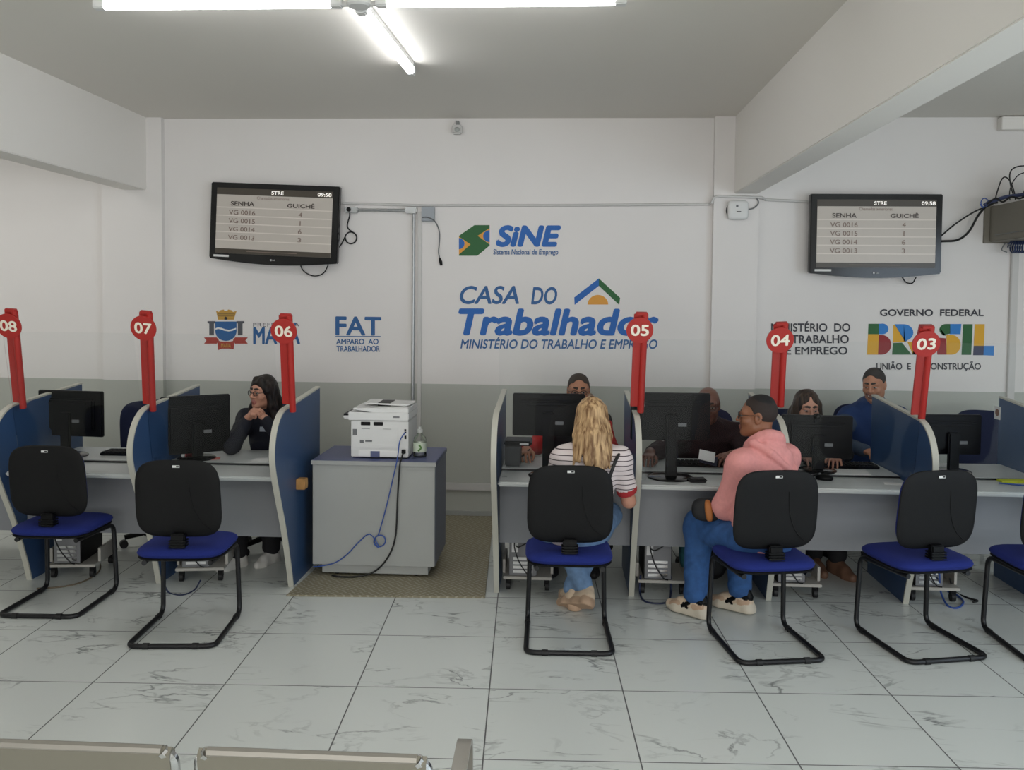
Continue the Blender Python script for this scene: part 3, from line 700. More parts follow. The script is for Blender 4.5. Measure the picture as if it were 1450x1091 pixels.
M_BLKEDGE = mat('black_edge_strip', (18, 18, 20), .4)
def desk(label, xa, xb):
    t = thing('service_desk', label, 'desk', ((xa+xb)/2, 5.4, 0), 0, 'grey service desks between the partitions')
    a, b = xa+.018, xb-.018
    MB().bb((a, 4.985, .715), (b, 5.42, .742)).build('front_worktop', M_TOP, t, bevel=.009, seg=3, world=True)
    MB().bb((a, 5.335, .742), (b, 5.80, .756)).build('rear_worktop', M_TOP, t, bevel=.004, world=True)
    MB().bb((a, 5.325, .744), (b, 5.337, .753)).build('edge_strip', M_BLKEDGE, t, world=True)
    MB().bb((a, 5.20, .325), (b, 5.218, .715)).build('modesty_panel', M_MOD, t, world=True)
    return t
desk('grey desk at the left edge, left of the 08 marker', -4.16, -3.33)
desk('grey desk between the 08 and 07 markers', -3.33, -2.49)
desk('grey desk of the person in navy, between the 07 and 06 markers', -2.49, -1.645)
desk('grey desk in front of the blonde visitor, left of the 05 marker', -.359, .467)
desk('grey desk between the 05 and 04 markers', .467, 1.293)
desk('grey desk between the 04 and 03 markers', 1.293, 2.106)
desk('grey desk right of the 03 marker', 2.106, 2.93)
partition('blue partition cut off at the left edge of the picture', -4.17, 0)

MLB = {'08': 'red 08 marker at the left edge, on the leftmost signed partition', '07': 'red 07 marker between the two leftmost visitor chairs', '06': 'red 06 marker beside the person in navy and the printer cabinet',
       '05': 'red 05 marker in front of the large blue Trabalhador sign', '04': 'red 04 marker rising behind the person in the pink hoodie', '03': 'red 03 marker in front of the multicoloured BRASIL letters'}
def marker(num, top, bot, low):
    # leaning red channel with a numbered disc; top/bot are (x, y) photo pixels of the post's ends
    p0 = W(bot[0], bot[1], 5.10); p1 = W(top[0], top[1], 4.955)
    t = thing('booth_marker', MLB[num], 'booth marker', p0)
    up = (p1-p0); Ln = up.length; up.normalize(); rt = Vector((1, 0, 0)); rt = (rt-up*rt.dot(up)).normalized(); fw = up.cross(rt)   # fw points to the back
    if fw.y < 0: fw = -fw
    def pt(a, b, c): return p0 + rt*a + fw*b + up*c
    def bx(mb, lo, hi):
        vs = [pt(x, y, z) for x in (lo[0], hi[0]) for y in (lo[1], hi[1]) for z in (lo[2], hi[2])]
        return mb.add(vs, [(0, 1, 3, 2), (4, 6, 7, 5), (0, 4, 5, 1), (2, 3, 7, 6), (0, 2, 6, 4), (1, 5, 7, 3)])
    m = MB(); bx(m, (-.040, 0, 0), (.008, .012, Ln)); m.build('flat_channel', M_RED, t, bevel=.003, world=True)
    m = MB(); P = [pt(.022, .002, -low), pt(.022, .002, Ln)]; m.tube(P, .0195, 14); m.build('round_channel', M_RED, t, world=True)
    ds = MB(); cpt = pt(-.006, -.02, Ln-.09)
    ring = []
    for b in (-.004, .004):
        ring.append([cpt + rt*(.0765*math.cos(2*PI*k/40)) + up*(.0765*math.sin(2*PI*k/40)) + fw*b for k in range(40)])
    ds.add(ring[0]+ring[1], [tuple(range(40)), tuple(range(79, 39, -1))] + [(k, (k+1) % 40, 40+(k+1) % 40, 40+k) for k in range(40)])
    d = ds.build('disc', M_RED, t, world=True)
    text_fit('lettering', num, lambda u, v: cpt + rt*(-.052+.104*u) + up*(-.033+.068*v) - fw*.006, M_CREAM, d, .025)
    m = MB(); bx(m, (-.03, -.014, Ln-.005), (.035, .012, Ln+.012)); m.build('top_clip', M_RED, t, bevel=.003, world=True)
    c = MB(); bx(c, (-.03, .004, .0), (.05, .03, .03)); c.build('clear_clip', M_CLEAR, t, world=True)
    return t
marker('08', (15, 440), (27, 571), .03)
marker('07', (206, 443), (211, 573), .04)
marker('06', (404, 447), (409, 573), .045)
marker('05', (908, 445), (902, 576), .035)
marker('04', (1106, 459), (1100, 576), .0)
marker('03', (1313, 464), (1300, 588), .04)

def shield(label, xa, xb):
    t = thing('acrylic_shield', label, 'clear shield', ((xa+xb)/2, 5.12, .80), 0, 'clear shields between the markers')
    a, b = xa+.02, xb-.02
    lo, hi = Vector((0, 5.128, .795)), Vector((0, 4.985, 1.585))
    d = (hi-lo).normalized(); n = Vector((0, d.z, -d.y))*.003
    m = MB(); vs = [Vector((x, p.y, p.z))+s_*n for x in (a, b) for p in (lo, hi) for s_ in (-1, 1)]
    m.add(vs, [(0, 1, 3, 2), (4, 6, 7, 5), (0, 4, 5, 1), (2, 3, 7, 6), (0, 2, 6, 4), (1, 5, 7, 3)]); m.build('pane', M_CLEAR, t, world=True)
    for x in (a+.03, b-.03): MB().box((x, 5.135, .781), (.03, .035, .075)).build('foot_clip', M_CLEAR, t, world=True)
    return t
shield('clear acrylic shield between the 08 and 07 markers', -3.33, -2.49)
shield('clear acrylic shield between the 07 and 06 markers', -2.49, -1.645)
shield('clear acrylic shield in front of the blonde visitor', -.359, .467)
shield('clear acrylic shield between the 05 and 04 markers', .467, 1.293)
shield('clear acrylic shield between the 04 and 03 markers', 1.293, 2.106)
shield('clear acrylic shield right of the 03 marker', 2.106, 2.93)

# ------------------------------------------------------------------ visitor chairs
def visitor_chair(label):
    t = thing('visitor_chair', label, 'chair', (0, 0, 0), 0, 'blue cantilever chairs facing the counter')
    path = [(-.17, .10, .415), (-.205, .47, .415), (-.215, .485, .014), (-.222, 0, .014), (.222, 0, .014), (.215, .485, .014), (.205, .47, .415), (.17, .10, .415)]
    f = MB().tube(fillet(path, .055, 8), .0135, 12).build('frame', M_TUBE, t)
    for sx in (-1, 1):
        MB().tube([(sx*.222, .10-.02, .014), (sx*.222, .08, .014)], .0165, 12).build('runner_sleeve', M_RUBBER, f)
        MB().tube([(sx*.11, 0, .014), (sx*.14, 0, .014)], .0165, 12).build('runner_sleeve', M_RUBBER, f)
        MB().tube([(sx*.2155, .43, .014), (sx*.2155, .40, .014)], .0165, 12).build('runner_sleeve', M_RUBBER, f)
    MB().pillow(.46, .44, .034, .034, lambda x, y, d: (x, .285+y, .462+d-(.35*max(0, y-.12)**2)*3), e=4.5).build('seat_cushion', M_SEAT, t)
    MB().pillow(.45, .43, .016, .014, lambda x, y, d: (x, .285+y, .437+d), e=4.5).build('seat_shell', M_SHELL, t)
    def place(off):
        def fn(x, y, d):
            return (x, .135 + d + off - .12*y - .22*x*x + .35*max(0, -y-.1)**2, .745+y)
        return fn
    b = MB().pillow(.445, .42, .018, .012, place(0), e=4.2, taper=-.03).build('backrest_shell', M_SHELL, t)
    MB().pillow(.425, .40, .012, .032, place(.018), e=4.2, taper=-.03).build('backrest_cushion', M_SEAT, t)
    # moulded contour line on the shell
    cp = [Vector(place(-.0185)(x, y, 0)) for x, y in ((.06, .10), (.066, .02), (.085, -.06), (.12, -.125), (.165, -.165))]
    MB().tube(curve(cp, 6), .0025, 6).build('moulded_line', M_SHELL, b)
    q = Vector(place(-.0195)(0, .178, 0)); MB().box(q, (.036, .003, .012), rx=.08).build('maker_label', M_PAPER, b)
    MB().box((.008, q.y-.0018, q.z), (.014, .0012, .007)).build('label_print', M_BLACK, b)
    # ribbed bellows and bracket
    pr = []
    for i in range(9):
        z = .40+i*.014; pr += [(.043 if i % 2 == 0 else .037, z-.40)]
    m = MB(); 
    for i, (w_, z) in enumerate(pr): m.box((0, .125, .425+z), (w_*2, .05, .0135))
    br = MB().bb((-.036, .105, .42), (.036, .145, .565)).build('bracket', M_BLACK, t, bevel=.006)
    for i in range(8): MB().box((0, .125, .43+i*.014), (.085, .055, .007)).build('bellows_rib', M_BLACK, br)
    return t
ch0 = visitor_chair('blue visitor chair with black back in front of the 08 marker partition, far left')
chairs = [((-2.885, 4.605, 0), .03, None), ((-1.962, 4.255, 0), .085, 'blue visitor chair in front of the desk of the person in navy'),
          ((.078, 4.322, 0), .03, 'blue visitor chair the blonde person sits on'), ((1.14, 4.30, 0), .17, 'blue visitor chair the person in the pink hoodie sits on'),
          ((1.985, 4.385, 0), .23, 'empty blue visitor chair in front of the 03 marker'), ((2.60, 4.38, 0), .02, 'blue visitor chair cut off by the right edge')]
for i, (loc, rz, lb) in enumerate(chairs):
    if i == 0: ch0.location = loc; ch0.rotation_euler = (0, 0, rz)
    else: dup(ch0, loc, rz, lb)

# ------------------------------------------------------------------ office chairs behind the desks
def office_chair(label):
    t = thing('office_chair', label, 'office chair', (0, 0, 0), 0, 'dark office chairs behind the desks')
    MB().pillow(.48, .46, .035, .035, lambda x, y, d: (x, y, .475+d), e=4).build('seat', M_NAVYF, t)
    MB().pillow(.44, .46, .02, .03, lambda x, y, d: (x, .235-d-.25*x*x+.06*y, .80+y), e=4).build('backrest', M_NAVYF, t)
    MB().tube(fillet([(0, .0, .43), (0, .29, .43), (0, .285, .75)], .06), .018, 8).build('back_arm', M_BLACK, t)
    MB().lathe((0, 0, .10), [(.03, 0), (.03, .12), (.022, .12), (.022, .34)], 16).build('gas_column', M_BLACK, t)
    for k in range(5):
        a = 2*PI*k/5+.3; u = Vector((math.cos(a), math.sin(a), 0))
        lg = MB().tube([Vector((0, 0, .115)), u*.27+Vector((0, 0, .075))], [.026, .018], 8).build('base_leg', M_BLACK, t)
        cst = MB(); w_ = u*.275
        cst.cyl(w_+Vector((-u.y*.022, u.x*.022, .028)), w_+Vector((u.y*.022, -u.x*.022, .028)), .028, n=16)
        cst.build('caster', M_RUBBER, lg)
    return t
oc = office_chair('dark office chair behind the person in navy')
OCH = [((-2.0, 6.07, 0), 0.0, None), ((.13, 6.12, 0), .1, 'dark office chair of the attendant behind the 05 booth monitor'), ((1.04, 6.10, 0), -.1, 'dark office chair of the bald attendant'),
       ((1.70, 6.14, 0), .1, 'dark office chair of the attendant with long hair, behind the 04 booth'), ((2.30, 6.52, 0), -.2, 'dark office chair of the smiling attendant in blue'),
       ((-2.86, 6.12, 0), .9, 'empty dark navy office chair behind the desk between the 08 and 07 markers'), ((3.02, 6.25, 0), -.5, 'empty dark office chair behind the partition at the right edge')]
for i, (loc, rz, lb) in enumerate(OCH):
    if i == 0: oc.location = loc; oc.rotation_euler = (0, 0, rz)
    else: dup(oc, loc, rz, lb)

# ------------------------------------------------------------------ monitors
def monitor(label, loc, rz, w_, h_, zc, base_r=.12, webcam=False):
    z0 = loc[2]; t = thing('computer_monitor', label, 'monitor', loc, rz, 'black monitors on the desks')
    zc = zc-z0
    MB().bb((-w_/2, .005, zc-h_/2), (w_/2, .035, zc+h_/2)).build('housing', M_BLACK, t, bevel=.006)
    MB().bb((-w_*.40, -.022, zc-h_*.36), (w_*.40, .008, zc+h_*.34)).build('rear_cover', M_BLACK, t, bevel=.012)
    MB().bb((-w_/2+.012, .0345, zc-h_/2+.016), (w_/2-.012, .037, zc+h_/2-.012)).build('screen', mat('monitor_glow', (120, 130, 150), .3, emit=.25), t)
    MB().bb((-w_*.3, -.030, zc+h_*.22), (w_*.3, -.024, zc+h_*.235)).build('vent_rib', M_SHELL, t)
    MB().bb((.04, -.029, zc-.055), (.09, -.0245, zc-.035)).build('rating_label', M_CABLEGREY, t)
    MB().bb((-.035, -.05, .012), (.035, -.022, zc+.02)).build('stand_neck', M_BLACK, t, bevel=.008)
    MB().lathe((0, -.01, 0), [(base_r, 0), (base_r, .008), (base_r*.9, .014), (.04, .018)], 32).build('stand_base', M_GLOSSBLK, t)
    return t
def mon_at(label, x0, y0, x1, y1, Y, rz, zd, **k):
    a, b = W(x0, y0, Y), W(x1, y1, Y)
    return monitor(label, ((a.x+b.x)/2, Y, zd), rz, abs(b.x-a.x)/max(math.cos(rz), .3), a.z-b.z, (a.z+b.z)/2, **k)
mon_at('black monitor seen from behind, on the desk between the 08 and 07 markers', 49, 553, 147, 619, 5.46, -.12, .756)
mon_at('black monitor turned aside on the desk of the person in navy', 240, 560, 316, 643, 5.46, .62, .756)
mon_at('black monitor between the blonde visitor and the attendant', 726, 557, 828, 619, 5.20, .0, .742)
mon_at('black monitor on an oval base between the 05 and 04 markers', 894, 556, 1006, 625, 5.22, .05, .742, base_r=.135)
mon_at('black monitor with a webcam between the 04 and 03 markers', 1108, 588, 1206, 650, 5.45, -.06, .756)
mon_at('black monitor right of the 03 marker', 1302, 587, 1391, 645, 5.50, .06, .756)
p = W(1157, 593, 5.45)
c = thing('webcam', 'small black webcam clipped on the monitor beside the pink hoodie', 'webcam', p)
MB().ell((0, 0, .016), (.024, .018, .017)).build('webcam_body', M_BLACK, c)
MB().bb((-.014, -.01, -.03), (.014, .03, .004)).build('clip', M_BLACK, c)
MB().lathe((.0, -.02, .016), [(.009, 0), (.009, .006)], 14, 'y').build('lens', M_GLOSSBLK, c)

# ------------------------------------------------------------------ things on the desks
def keyboard(label, x, y, z, rz=0):
    t = thing('keyboard', label, 'keyboard', (x, y, z), rz, 'black keyboards')
    MB().box((0, 0, .009), (.44, .14, .018)).build('case', M_BLACK, t, bevel=.004)
    k = MB()
    for r in range(5):
        for c_ in range(15): k.box((-.2+c_*.0285, -.05+r*.0255, .021), (.022, .02, .007))
    o = k.build('key_field', M_SHELL, t); o['kind'] = 'stuff'
    return t
keyboard('black keyboard on the desk between the 08 and 07 markers', -2.78, 5.56, .756, 0)
keyboard('black keyboard behind the bald attendant\'s monitor', .93, 5.56, .756, 0)
keyboard('black keyboard on the desk between the 04 and 03 markers', 1.82, 5.60, .756, 0)
def mouse(label, x, y, z, rz=0):
    t = thing('computer_mouse', label, 'mouse', (x, y, z), rz)
    MB().ell((0, 0, .012), (.03, .052, .024)).build('mouse_body', M_BLACK, t)
    MB().cyl((-.004, .025, .034), (.004, .025, .034), .007, n=10).build('scroll_wheel', M_CABLEGREY, t)
q = G(988, 684, .742)
t = thing('black_wallet', 'small flat black case lying on the desk edge beside the oval monitor base', 'case', (q.x, q.y+.03, .742), .1)
MB().box((0, 0, .012), (.105, .075, .022)).build('case_body', M_RUBBER, t, bevel=.008)
MB().box((0, -.036, .013), (.10, .006, .004)).build('zip', M_BLACK, t)
q = G(1167, 680, .742)
mouse('black mouse on the desk behind the pink hoodie', q.x, q.y, .742, 1.2)
def sheet(label, x, y, z, w_, d_, rz, m=None, name='paper_sheet', h_=.002):
    o = MB().box((0, 0, h_/2), (w_, d_, h_)).build(name, m or M_PAPER); o.location = (x, y, z); o.rotation_euler = (0, 0, rz); return tag(o, label, 'paper')
sheet('white paper on the desk in front of the person in navy', -1.83, 5.42, .7565, .24, .14, .05, h_=.006)
sheet('white paper behind the monitor with a webcam', 1.78, 5.42, .7565, .29, .15, -.12, h_=.004)
sheet('small white slip stuck on the worktop left of the 03 marker chair', 1.98, 5.16, .7425, .10, .06, -.25)
sheet('small pink note beside the monitor of the person in navy', -2.24, 5.45, .7565, .12, .09, .3, mat('pink_paper', (206, 120, 112), .8))
sheet('bright yellow paper pad on the desk at the right edge', 2.735, 5.285, .7425, .17, .06, .04, mat('yellow_paper', (206, 214, 60), .8), 'yellow_pad', .012)
t = thing('ballpoint_pen', 'blue pen beside the yellow pad at the right edge', 'pen', (2.68, 5.19, .7475), -.45)
MB().tube([(-.07, 0, 0), (.06, 0, 0)], .0045, 8).build('barrel', M_CABLEBLUE, t); MB().tube([(.06, 0, 0), (.075, 0, 0)], [.004, .001], 8).build('tip', M_CHROME, t)
# card printer left of the monitor of booth 05
q = W(720, 640, 5.45)
t = thing('label_printer', 'small black label printer by the end partition', 'label printer', (-.275, 5.45, .756))
MB().bb((-.05, -.06, 0), (.05, .10, .135)).build('printer_case', mat('charcoal_plastic', (62, 64, 66), .5), t, bevel=.008)
MB().bb((-.055, -.09, .135), (.12, .10, .165)).build('lid', M_BLACK, t, bevel=.008)
MB().bb((.045, -.093, .142), (.10, -.089, .155)).build('label_strip', M_PAPER, t)
# folder stack beside panel 07
t = thing('document_folder', 'white document folder standing by the 07 partition', 'folder', (-2.42, 5.55, .756), .05)
MB().box((0, 0, .10), (.02, .24, .20)).build('cover', M_PAPER, t, bevel=.003)
MB().box((.015, 0, .09), (.006, .22, .17)).build('red_divider', mat('red_card', (176, 52, 56), .7), t)

# ------------------------------------------------------------------ computers under the desks
M_TOWER = mat('grey_tower_steel', (120, 120, 122), .45); M_SHELF = mat('pale_shelf', (178, 174, 166), .5)
def trolley(label, x, y, rz=0):
    t = thing('computer_trolley', label, 'computer stand', (x, y, 0), rz, 'low caster stands under the desks')
    MB().bb((-.15, -.19, .075), (.15, .19, .093)).build('shelf', M_SHELF, t, bevel=.003)
    for sx in (-1, 1): MB().bb((sx*.15-.008, -.12, .093), (sx*.15+.008, .12, .18)).build('side_wall', M_SHELF, t)
    for sx in (-1, 1):
        for sy in (-1, 1):
            c_ = MB().cyl((sx*.12-.012, sy*.15, .027), (sx*.12+.012, sy*.15, .027), .027, n=16).build('caster', M_RUBBER, t)
            MB().bb((sx*.12-.016, sy*.15-.014, .03), (sx*.12+.016, sy*.15+.014, .075)).build('caster_fork', M_BLACK, c_)
    return t
def tower(label, x, y, rz=0, m=None):
    t = thing('computer_tower', label, 'computer', (x, y, .093), rz, 'computers under the desks')
    MB().bb((-.085, -.17, 0), (.085, .17, .345)).build('case', m or M_BLACK, t, bevel=.004)
    bp = MB().bb((-.08, -.174, .006), (.08, -.169, .34)).build('rear_plate', M_TOWER, t)
    MB().bb((-.07, -.178, .27), (.06, -.173, .33)).build('power_supply', M_BLACK, bp)
    MB().bb((-.07, -.178, .15), (-.03, -.173, .26)).build('port_panel', M_WHITE, bp)
    for k in range(4): MB().bb((-.06, -.177, .02+.027*k), (.06, -.173, .037+.027*k)).build('slot_cover', M_WHITE if m else M_CHROME, bp)
    cb = MB()
    cb.tube(curve([(-.05, -.178, .23), (-.05, -.23, .19), (-.02, -.22, .1), (.03, -.2, .02), (.06, -.21, .01)]), .004, 6); cb.build('lead', M_RUBBER, t)
    MB().tube(curve([(-.045, -.178, .19), (-.02, -.235, .2), (.04, -.22, .24), (.05, -.178, .3)]), .004, 6).build('lead', M_RUBBER, t)
    return t
UND = [(-3.10, 'between the 08 and 07 markers', .12, 0), (-2.27, 'under the desk of the person in navy', .16, 1), (-.17, 'under the desk of the blonde visitor', 0, 1), (.66, 'under the desk between the 05 and 04 markers', 0, 0),
       (1.47, 'under the desk between the 04 and 03 markers', 0, 0), (2.29, 'under the desk right of the 03 marker', 0, 0)]
for x, wh, rz, light in UND:
    trolley('low pale caster stand '+wh, x, 5.46, rz); tower('computer tower standing on the caster stand '+wh, x-.03, 5.46, rz, M_TOWER if light else None)
def floor_cable(label, pts, r, m): return cable(label, [G(x, y, r) if z is None else G(x, y, z) for x, y, z in pts], r, m)
floor_cable('blue network cable curled on the floor below the 03 partition', [(1330, 812, .2), (1332, 838, .05), (1342, 858, None), (1356, 861, None), (1364, 852, None), (1352, 841, None), (1342, 838, None)], .006, M_CABLEBLUE)
floor_cable('black cable trailing on the floor below the 03 partition', [(1345, 820, .15), (1352, 838, None), (1370, 847, None), (1384, 851, None), (1378, 853, None)], .006, M_RUBBER)
floor_cable('dark blue cable looped below the 05 partition', [(907, 815, .12), (906, 838, .02), (912, 851, None), (930, 855, None), (946, 852, None), (950, 838, .02), (949, 815, .12)], .006, mat('dark_blue_lead', (36, 44, 74), .5))
floor_cable('blue cable looped on the floor near the second visitor chair', [(232, 828, .06), (240, 840, None), (258, 843, None), (275, 836, None), (284, 822, .05)], .005, mat('dark_blue_lead', (36, 44, 74), .5))
floor_cable('long tan cable curving over the floor under the leftmost desk', [(118, 768, .15), (138, 790, None), (141, 808, None), (120, 823, None), (90, 831, None), (52, 834, None)], .005, mat('tan_cable', (110, 98, 80), .6))
q = G(940, 815, 0)
t = thing('teal_bag', 'teal cloth bag hanging beside the computer under the 05 booth desk', 'bag', (.83, 5.42, .10))
MB().pillow(.11, .30, .05, .05, lambda x, y, d: (x, d*1.3+.02*math.sin(y*30), .17+y), e=3).build('bag_body', mat('teal_cloth', (38, 92, 98), .85, noise=.2, nscale=30), t)
MB().tube(curve([(-.03, 0, .30), (-.025, 0, .38), (.025, 0, .38), (.03, 0, .30)]), .006, 6).build('strap', M_BLACK, t)
q = G(975, 790, 0)
t = thing('rucksack', 'black rucksack on the floor under the desk behind the person in pink', 'bag', (.98, 5.62, 0))
MB().pillow(.28, .40, .09, .09, lambda x, y, d: (x, d, .20+y), e=3.2).build('bag_body', mat('black_nylon', (22, 22, 25), .7), t)
MB().pillow(.20, .16, .03, .03, lambda x, y, d: (x, -.10+d, .13+y), e=3.5).build('front_pocket', mat('black_nylon', (22, 22, 25), .7), t)

# ------------------------------------------------------------------ steel plate, cabinet, printer, bottle
pl = MB().prism([(-1.62, 5.065), (-.42, 5.125), (-.515, 7.08), (-1.5, 7.08)], lambda a, b, k: (a, b, .001 if k == 0 else .011)).build('steel_plate', M_PLATE, bevel=.003)
recentre(pl, (-1.0, 6.0, 0)); tag(pl, 'brown chequered steel plate on the floor under the printer cabinet', 'floor plate')
PZ = .011
t = thing('printer_cabinet', 'grey low cabinet with a blue-grey top carrying the printer', 'cabinet', (-1.165, 5.7, PZ))
MB().bb((-1.565, 5.44, .085), (-.775, 5.462, .735)).build('back_panel', M_GREYP, t, bevel=.002, world=True)
MB().bb((-1.565, 5.462, .085), (-1.545, 5.98, .735)).build('side_panel', M_CABSIDE, t, world=True)
MB().bb((-.793, 5.462, .085), (-.773, 5.98, .735)).build('side_panel', M_CABSIDE, t, world=True)
MB().bb((-1.545, 5.955, .10), (-.793, 5.975, .73)).build('door', M_GREYP, t, world=True)
MB().bb((-1.57, 5.432, .735), (-.768, 5.99, .765)).build('top_board', [M_CABTOP, M_GREYP], t, bevel=.003, world=True)
MB().bb((-1.572, 5.426, .737), (-.766, 5.434, .763)).build('top_edge', M_GREYP, t, world=True)
MB().bb((-1.51, 5.47, .025), (-.82, 5.93, .085)).build('plinth', M_GREYP, t, world=True)
for x in (-1.42, -.9):
    for y in (5.5, 5.9): MB().cyl((x, y, PZ), (x, y, .03), .014, n=10).build('levelling_foot', M_BLACK, t, world=True)
CT = .765
a, b = W(497, 646, 5.53), W(578, 646, 5.53)
PW = b.x-a.x
t = thing('office_printer', 'white multifunction printer seen from behind on the grey cabinet', 'printer', (a.x, 5.53, CT))
MB().bb((0, 0, .008), (PW, .34, .245)).build('body', M_WHITE, t, bevel=.004)
MB().bb((.01, .01, 0), (PW-.01, .33, .012)).build('base', M_BLACK, t)
sc = MB().bb((-.02, -.008, .248), (PW+.002, .36, .300)).build('scanner', M_WHITE, t, bevel=.005)
MB().bb((-.055, .0, .255), (.13, .30, .280)).build('output_tray', M_WHITE, sc, bevel=.008)
MB().bb((-.048, -.003, .278), (.10, .29, .290)).build('tray_recess', M_BLACK, sc)
fd = MB().prism([(.01, .318), (.15, .297), (PW, .297), (PW, .330), (.01, .326)], lambda x, z, k: (x, .0 if k == 0 else .34, z)).build('document_feeder', M_WHITE, t, bevel=.006)
MB().prism([(.06, .345), (PW-.04, .330), (PW-.0, .342), (.06, .350)], lambda x, z, k: (x, .10 if k == 0 else .33, z)).build('feeder_tray', M_WHITE, fd, bevel=.004)
MB().bb((PW*.40, .12, .325), (PW*.62, .3, .349)).build('feeder_slot', M_BLACK, fd)
pn = MB().bb((.055, -.004,   .065), (PW-.065, .004, .205)).build('rear_door', M_WHITE, t, bevel=.003)
MB().bb((.07, -.0055, .192), (.125, -.0035, .1945)).build('door_seam', M_CABLEGREY, pn); MB().bb((.21, -.0055, .192), (.265, -.0035, .1945)).build('door_seam', M_CABLEGREY, pn)
MB().bb((.06, -.006, .10), (.085, -.0035, .12)).build('printed_notice', M_CABLEGREY, pn); MB().bb((.095, -.006, .108), (.14, -.0035, .12)).build('printed_notice', M_CABLEGREY, pn)
for x in (.065, .148): MB().bb((x, -.004, .215), (x+.062, .003, .238)).build('rear_slot', M_BLACK, t, bevel=.002)
MB().bb((.05, -.005, .012), (PW-.055, .002, .052)).build('tray_cover', mat('bright_white_plastic', (236, 236, 234), .4), t, bevel=.003)
MB().bb((.13, -.008, .008), (.19, .0, .048)).build('tray_window', mat('slate_blue_plastic', (84, 92, 130), .45), t)
for z in (.185, .17): MB().bb((PW-.025, -.004, z), (PW-.013, .002, z+.009)).build('port', M_BLACK, t)
MB().bb((PW-.024, -.004, .13), (PW-.012, .002, .152)).build('port', M_BLACK, t)
MB().bb((PW-.042, -.014, .035), (PW-.016, .002, .062)).build('power_inlet', M_BLACK, t, bevel=.003)
MB().bb((.012, -.003, .15), (.04, .001, .19)).build('rear_vent', M_CABLEGREY, t)
MB().bb((PW*.74, -.0105, .268), (PW*.85, -.007, .278)).build('badge', M_CABLEGREY, sc)
pr = Vector((a.x, 5.53, CT))
PT = lambda x, y, Y: W(x, y, Y)
lp = W(538, 766, 5.425)
cable('blue network cable from the printer with a coiled bunch halfway down the cabinet', [pr+Vector((PW-.019, -.004, .175)), pr+Vector((PW-.05, -.03, .12)), PT(563, 648, 5.42), PT(556, 680, 5.415), PT(546, 722, 5.42), PT(536, 757, 5.425)]
      + loop_pts(lp, .036, 2.4, 22, Vector((1, 0, .3)), Vector((-.2, 0, 1)), Vector((0, -.005, 0)), PI*.6) + [PT(524, 757, 5.42), PT(508, 768, 5.42), PT(492, 785, 5.42), PT(475, 797, 5.42), PT(455, 802, 5.42), PT(444, 803, 5.43)], .0038, M_CABLEBLUE, 4)
cable('black power cable hanging from the printer down to the steel plate', [pr+Vector((PW-.03, -.014, .045)), pr+Vector((PW-.035, -.05, .01)), PT(566, 660, 5.415), PT(563, 705, 5.42), PT(560, 760, 5.42), PT(549, 790, 5.42), PT(530, 810, 5.44), G(505, 817, .018), G(480, 817, .018), G(470, 815, .018)], .0055, M_RUBBER)
q = W(594.5, 644, 5.62)
t = thing('spray_bottle', 'clear plastic bottle with a green label beside the printer', 'bottle', (q.x, 5.62, CT))
MB().lathe((0, 0, 0), [(.038, 0), (.044, .006), (.044, .105), (.038, .13), (.018, .15), (.016, .16)], 28).build('bottle_body', M_BOTTLE, t)
lb = MB().lathe((0, 0, .035), [(.0445, 0), (.0447, .062)], 28).build('bottle_label', mat('label_white_green', (206, 216, 196), .5), t)
MB().tube(curve([(-.004, -.045, .045), (.014, -.0445, .065), (.002, -.0455, .085)]), .006, 6).build('label_mark', mat('label_green', (86, 130, 62), .5), lb)
MB().lathe((0, 0, .16), [(.019, 0), (.019, .02), (.012, .025), (.010, .04)], 16).build('cap', mat('frosted_cap', (190, 192, 188), .4), t)

# ------------------------------------------------------------------ waiting bench in the foreground
M_PERF = mat('perforated_grey_sheet', (132, 128, 116), .45, metal=.5)
t = thing('waiting_bench', 'grey metal waiting bench whose backrest tops show at the bottom edge', 'bench', (-.8, 1.9, 0))
def bpanel(x0, x1):
    a, b = x0, x1
    bk = MB().prism([(1.772, .818), (1.785, .83), (1.80, .818), (1.835, .50), (1.82, .49)], lambda y, z, k: (a if k == 0 else b, y, z)).build('backrest', M_PERF, t, world=True)
    MB().tube([(a+.02, 1.783, .822), (b-.02, 1.783, .822)], .012, 8).build('top_roll', M_SILVER, bk, world=True)
    for x in (a, b):
        MB().tube(fillet([(x+(.02 if x == a else -.02)-.0, 1.783, .822), (x, 1.79, .80), (x, 1.835, .44), (x, 2.25, .42)], .03), .014, 8).build('side_rail', M_CHROME, bk, world=True)
    MB().prism([(1.83, .455), (2.26, .43), (2.28, .41), (2.27, .405), (1.83, .435)], lambda y, z, k: (a if k == 0 else b, y, z)).build('seat', M_PERF, t, world=True)
bpanel(-1.33, -.822); bpanel(-.762, -.268)
MB().bb((-1.4, 2.0, .34), (-.19, 2.08, .40)).build('support_beam', M_SILVER, t, world=True)
ar = fillet([(-.232, 2.06, .39), (-.232, 1.80, .45), (-.232, 1.80, .68), (-.232, 2.12, .705), (-.232, 2.14, .42), (-.232, 2.08, .39)], .06)
m = MB(); vs = []; fs = []
for p_ in ar:
    vs += [Vector((-.238, p_.y, p_.z)), Vector((-.202, p_.y, p_.z)), Vector((-.202, p_.y+.012, p_.z+.008)), Vector((-.238, p_.y+.012, p_.z+.008))]
n_ = len(ar)
for i in range(n_-1):
    for k in range(4): fs.append((i*4+k, i*4+(k+1) % 4, (i+1)*4+(k+1) % 4, (i+1)*4+k))
fs += [(0, 1, 2, 3), tuple((n_-1)*4+k for k in (3, 2, 1, 0))]
m.add(vs, fs).build('armrest', M_SILVER, t, world=True)
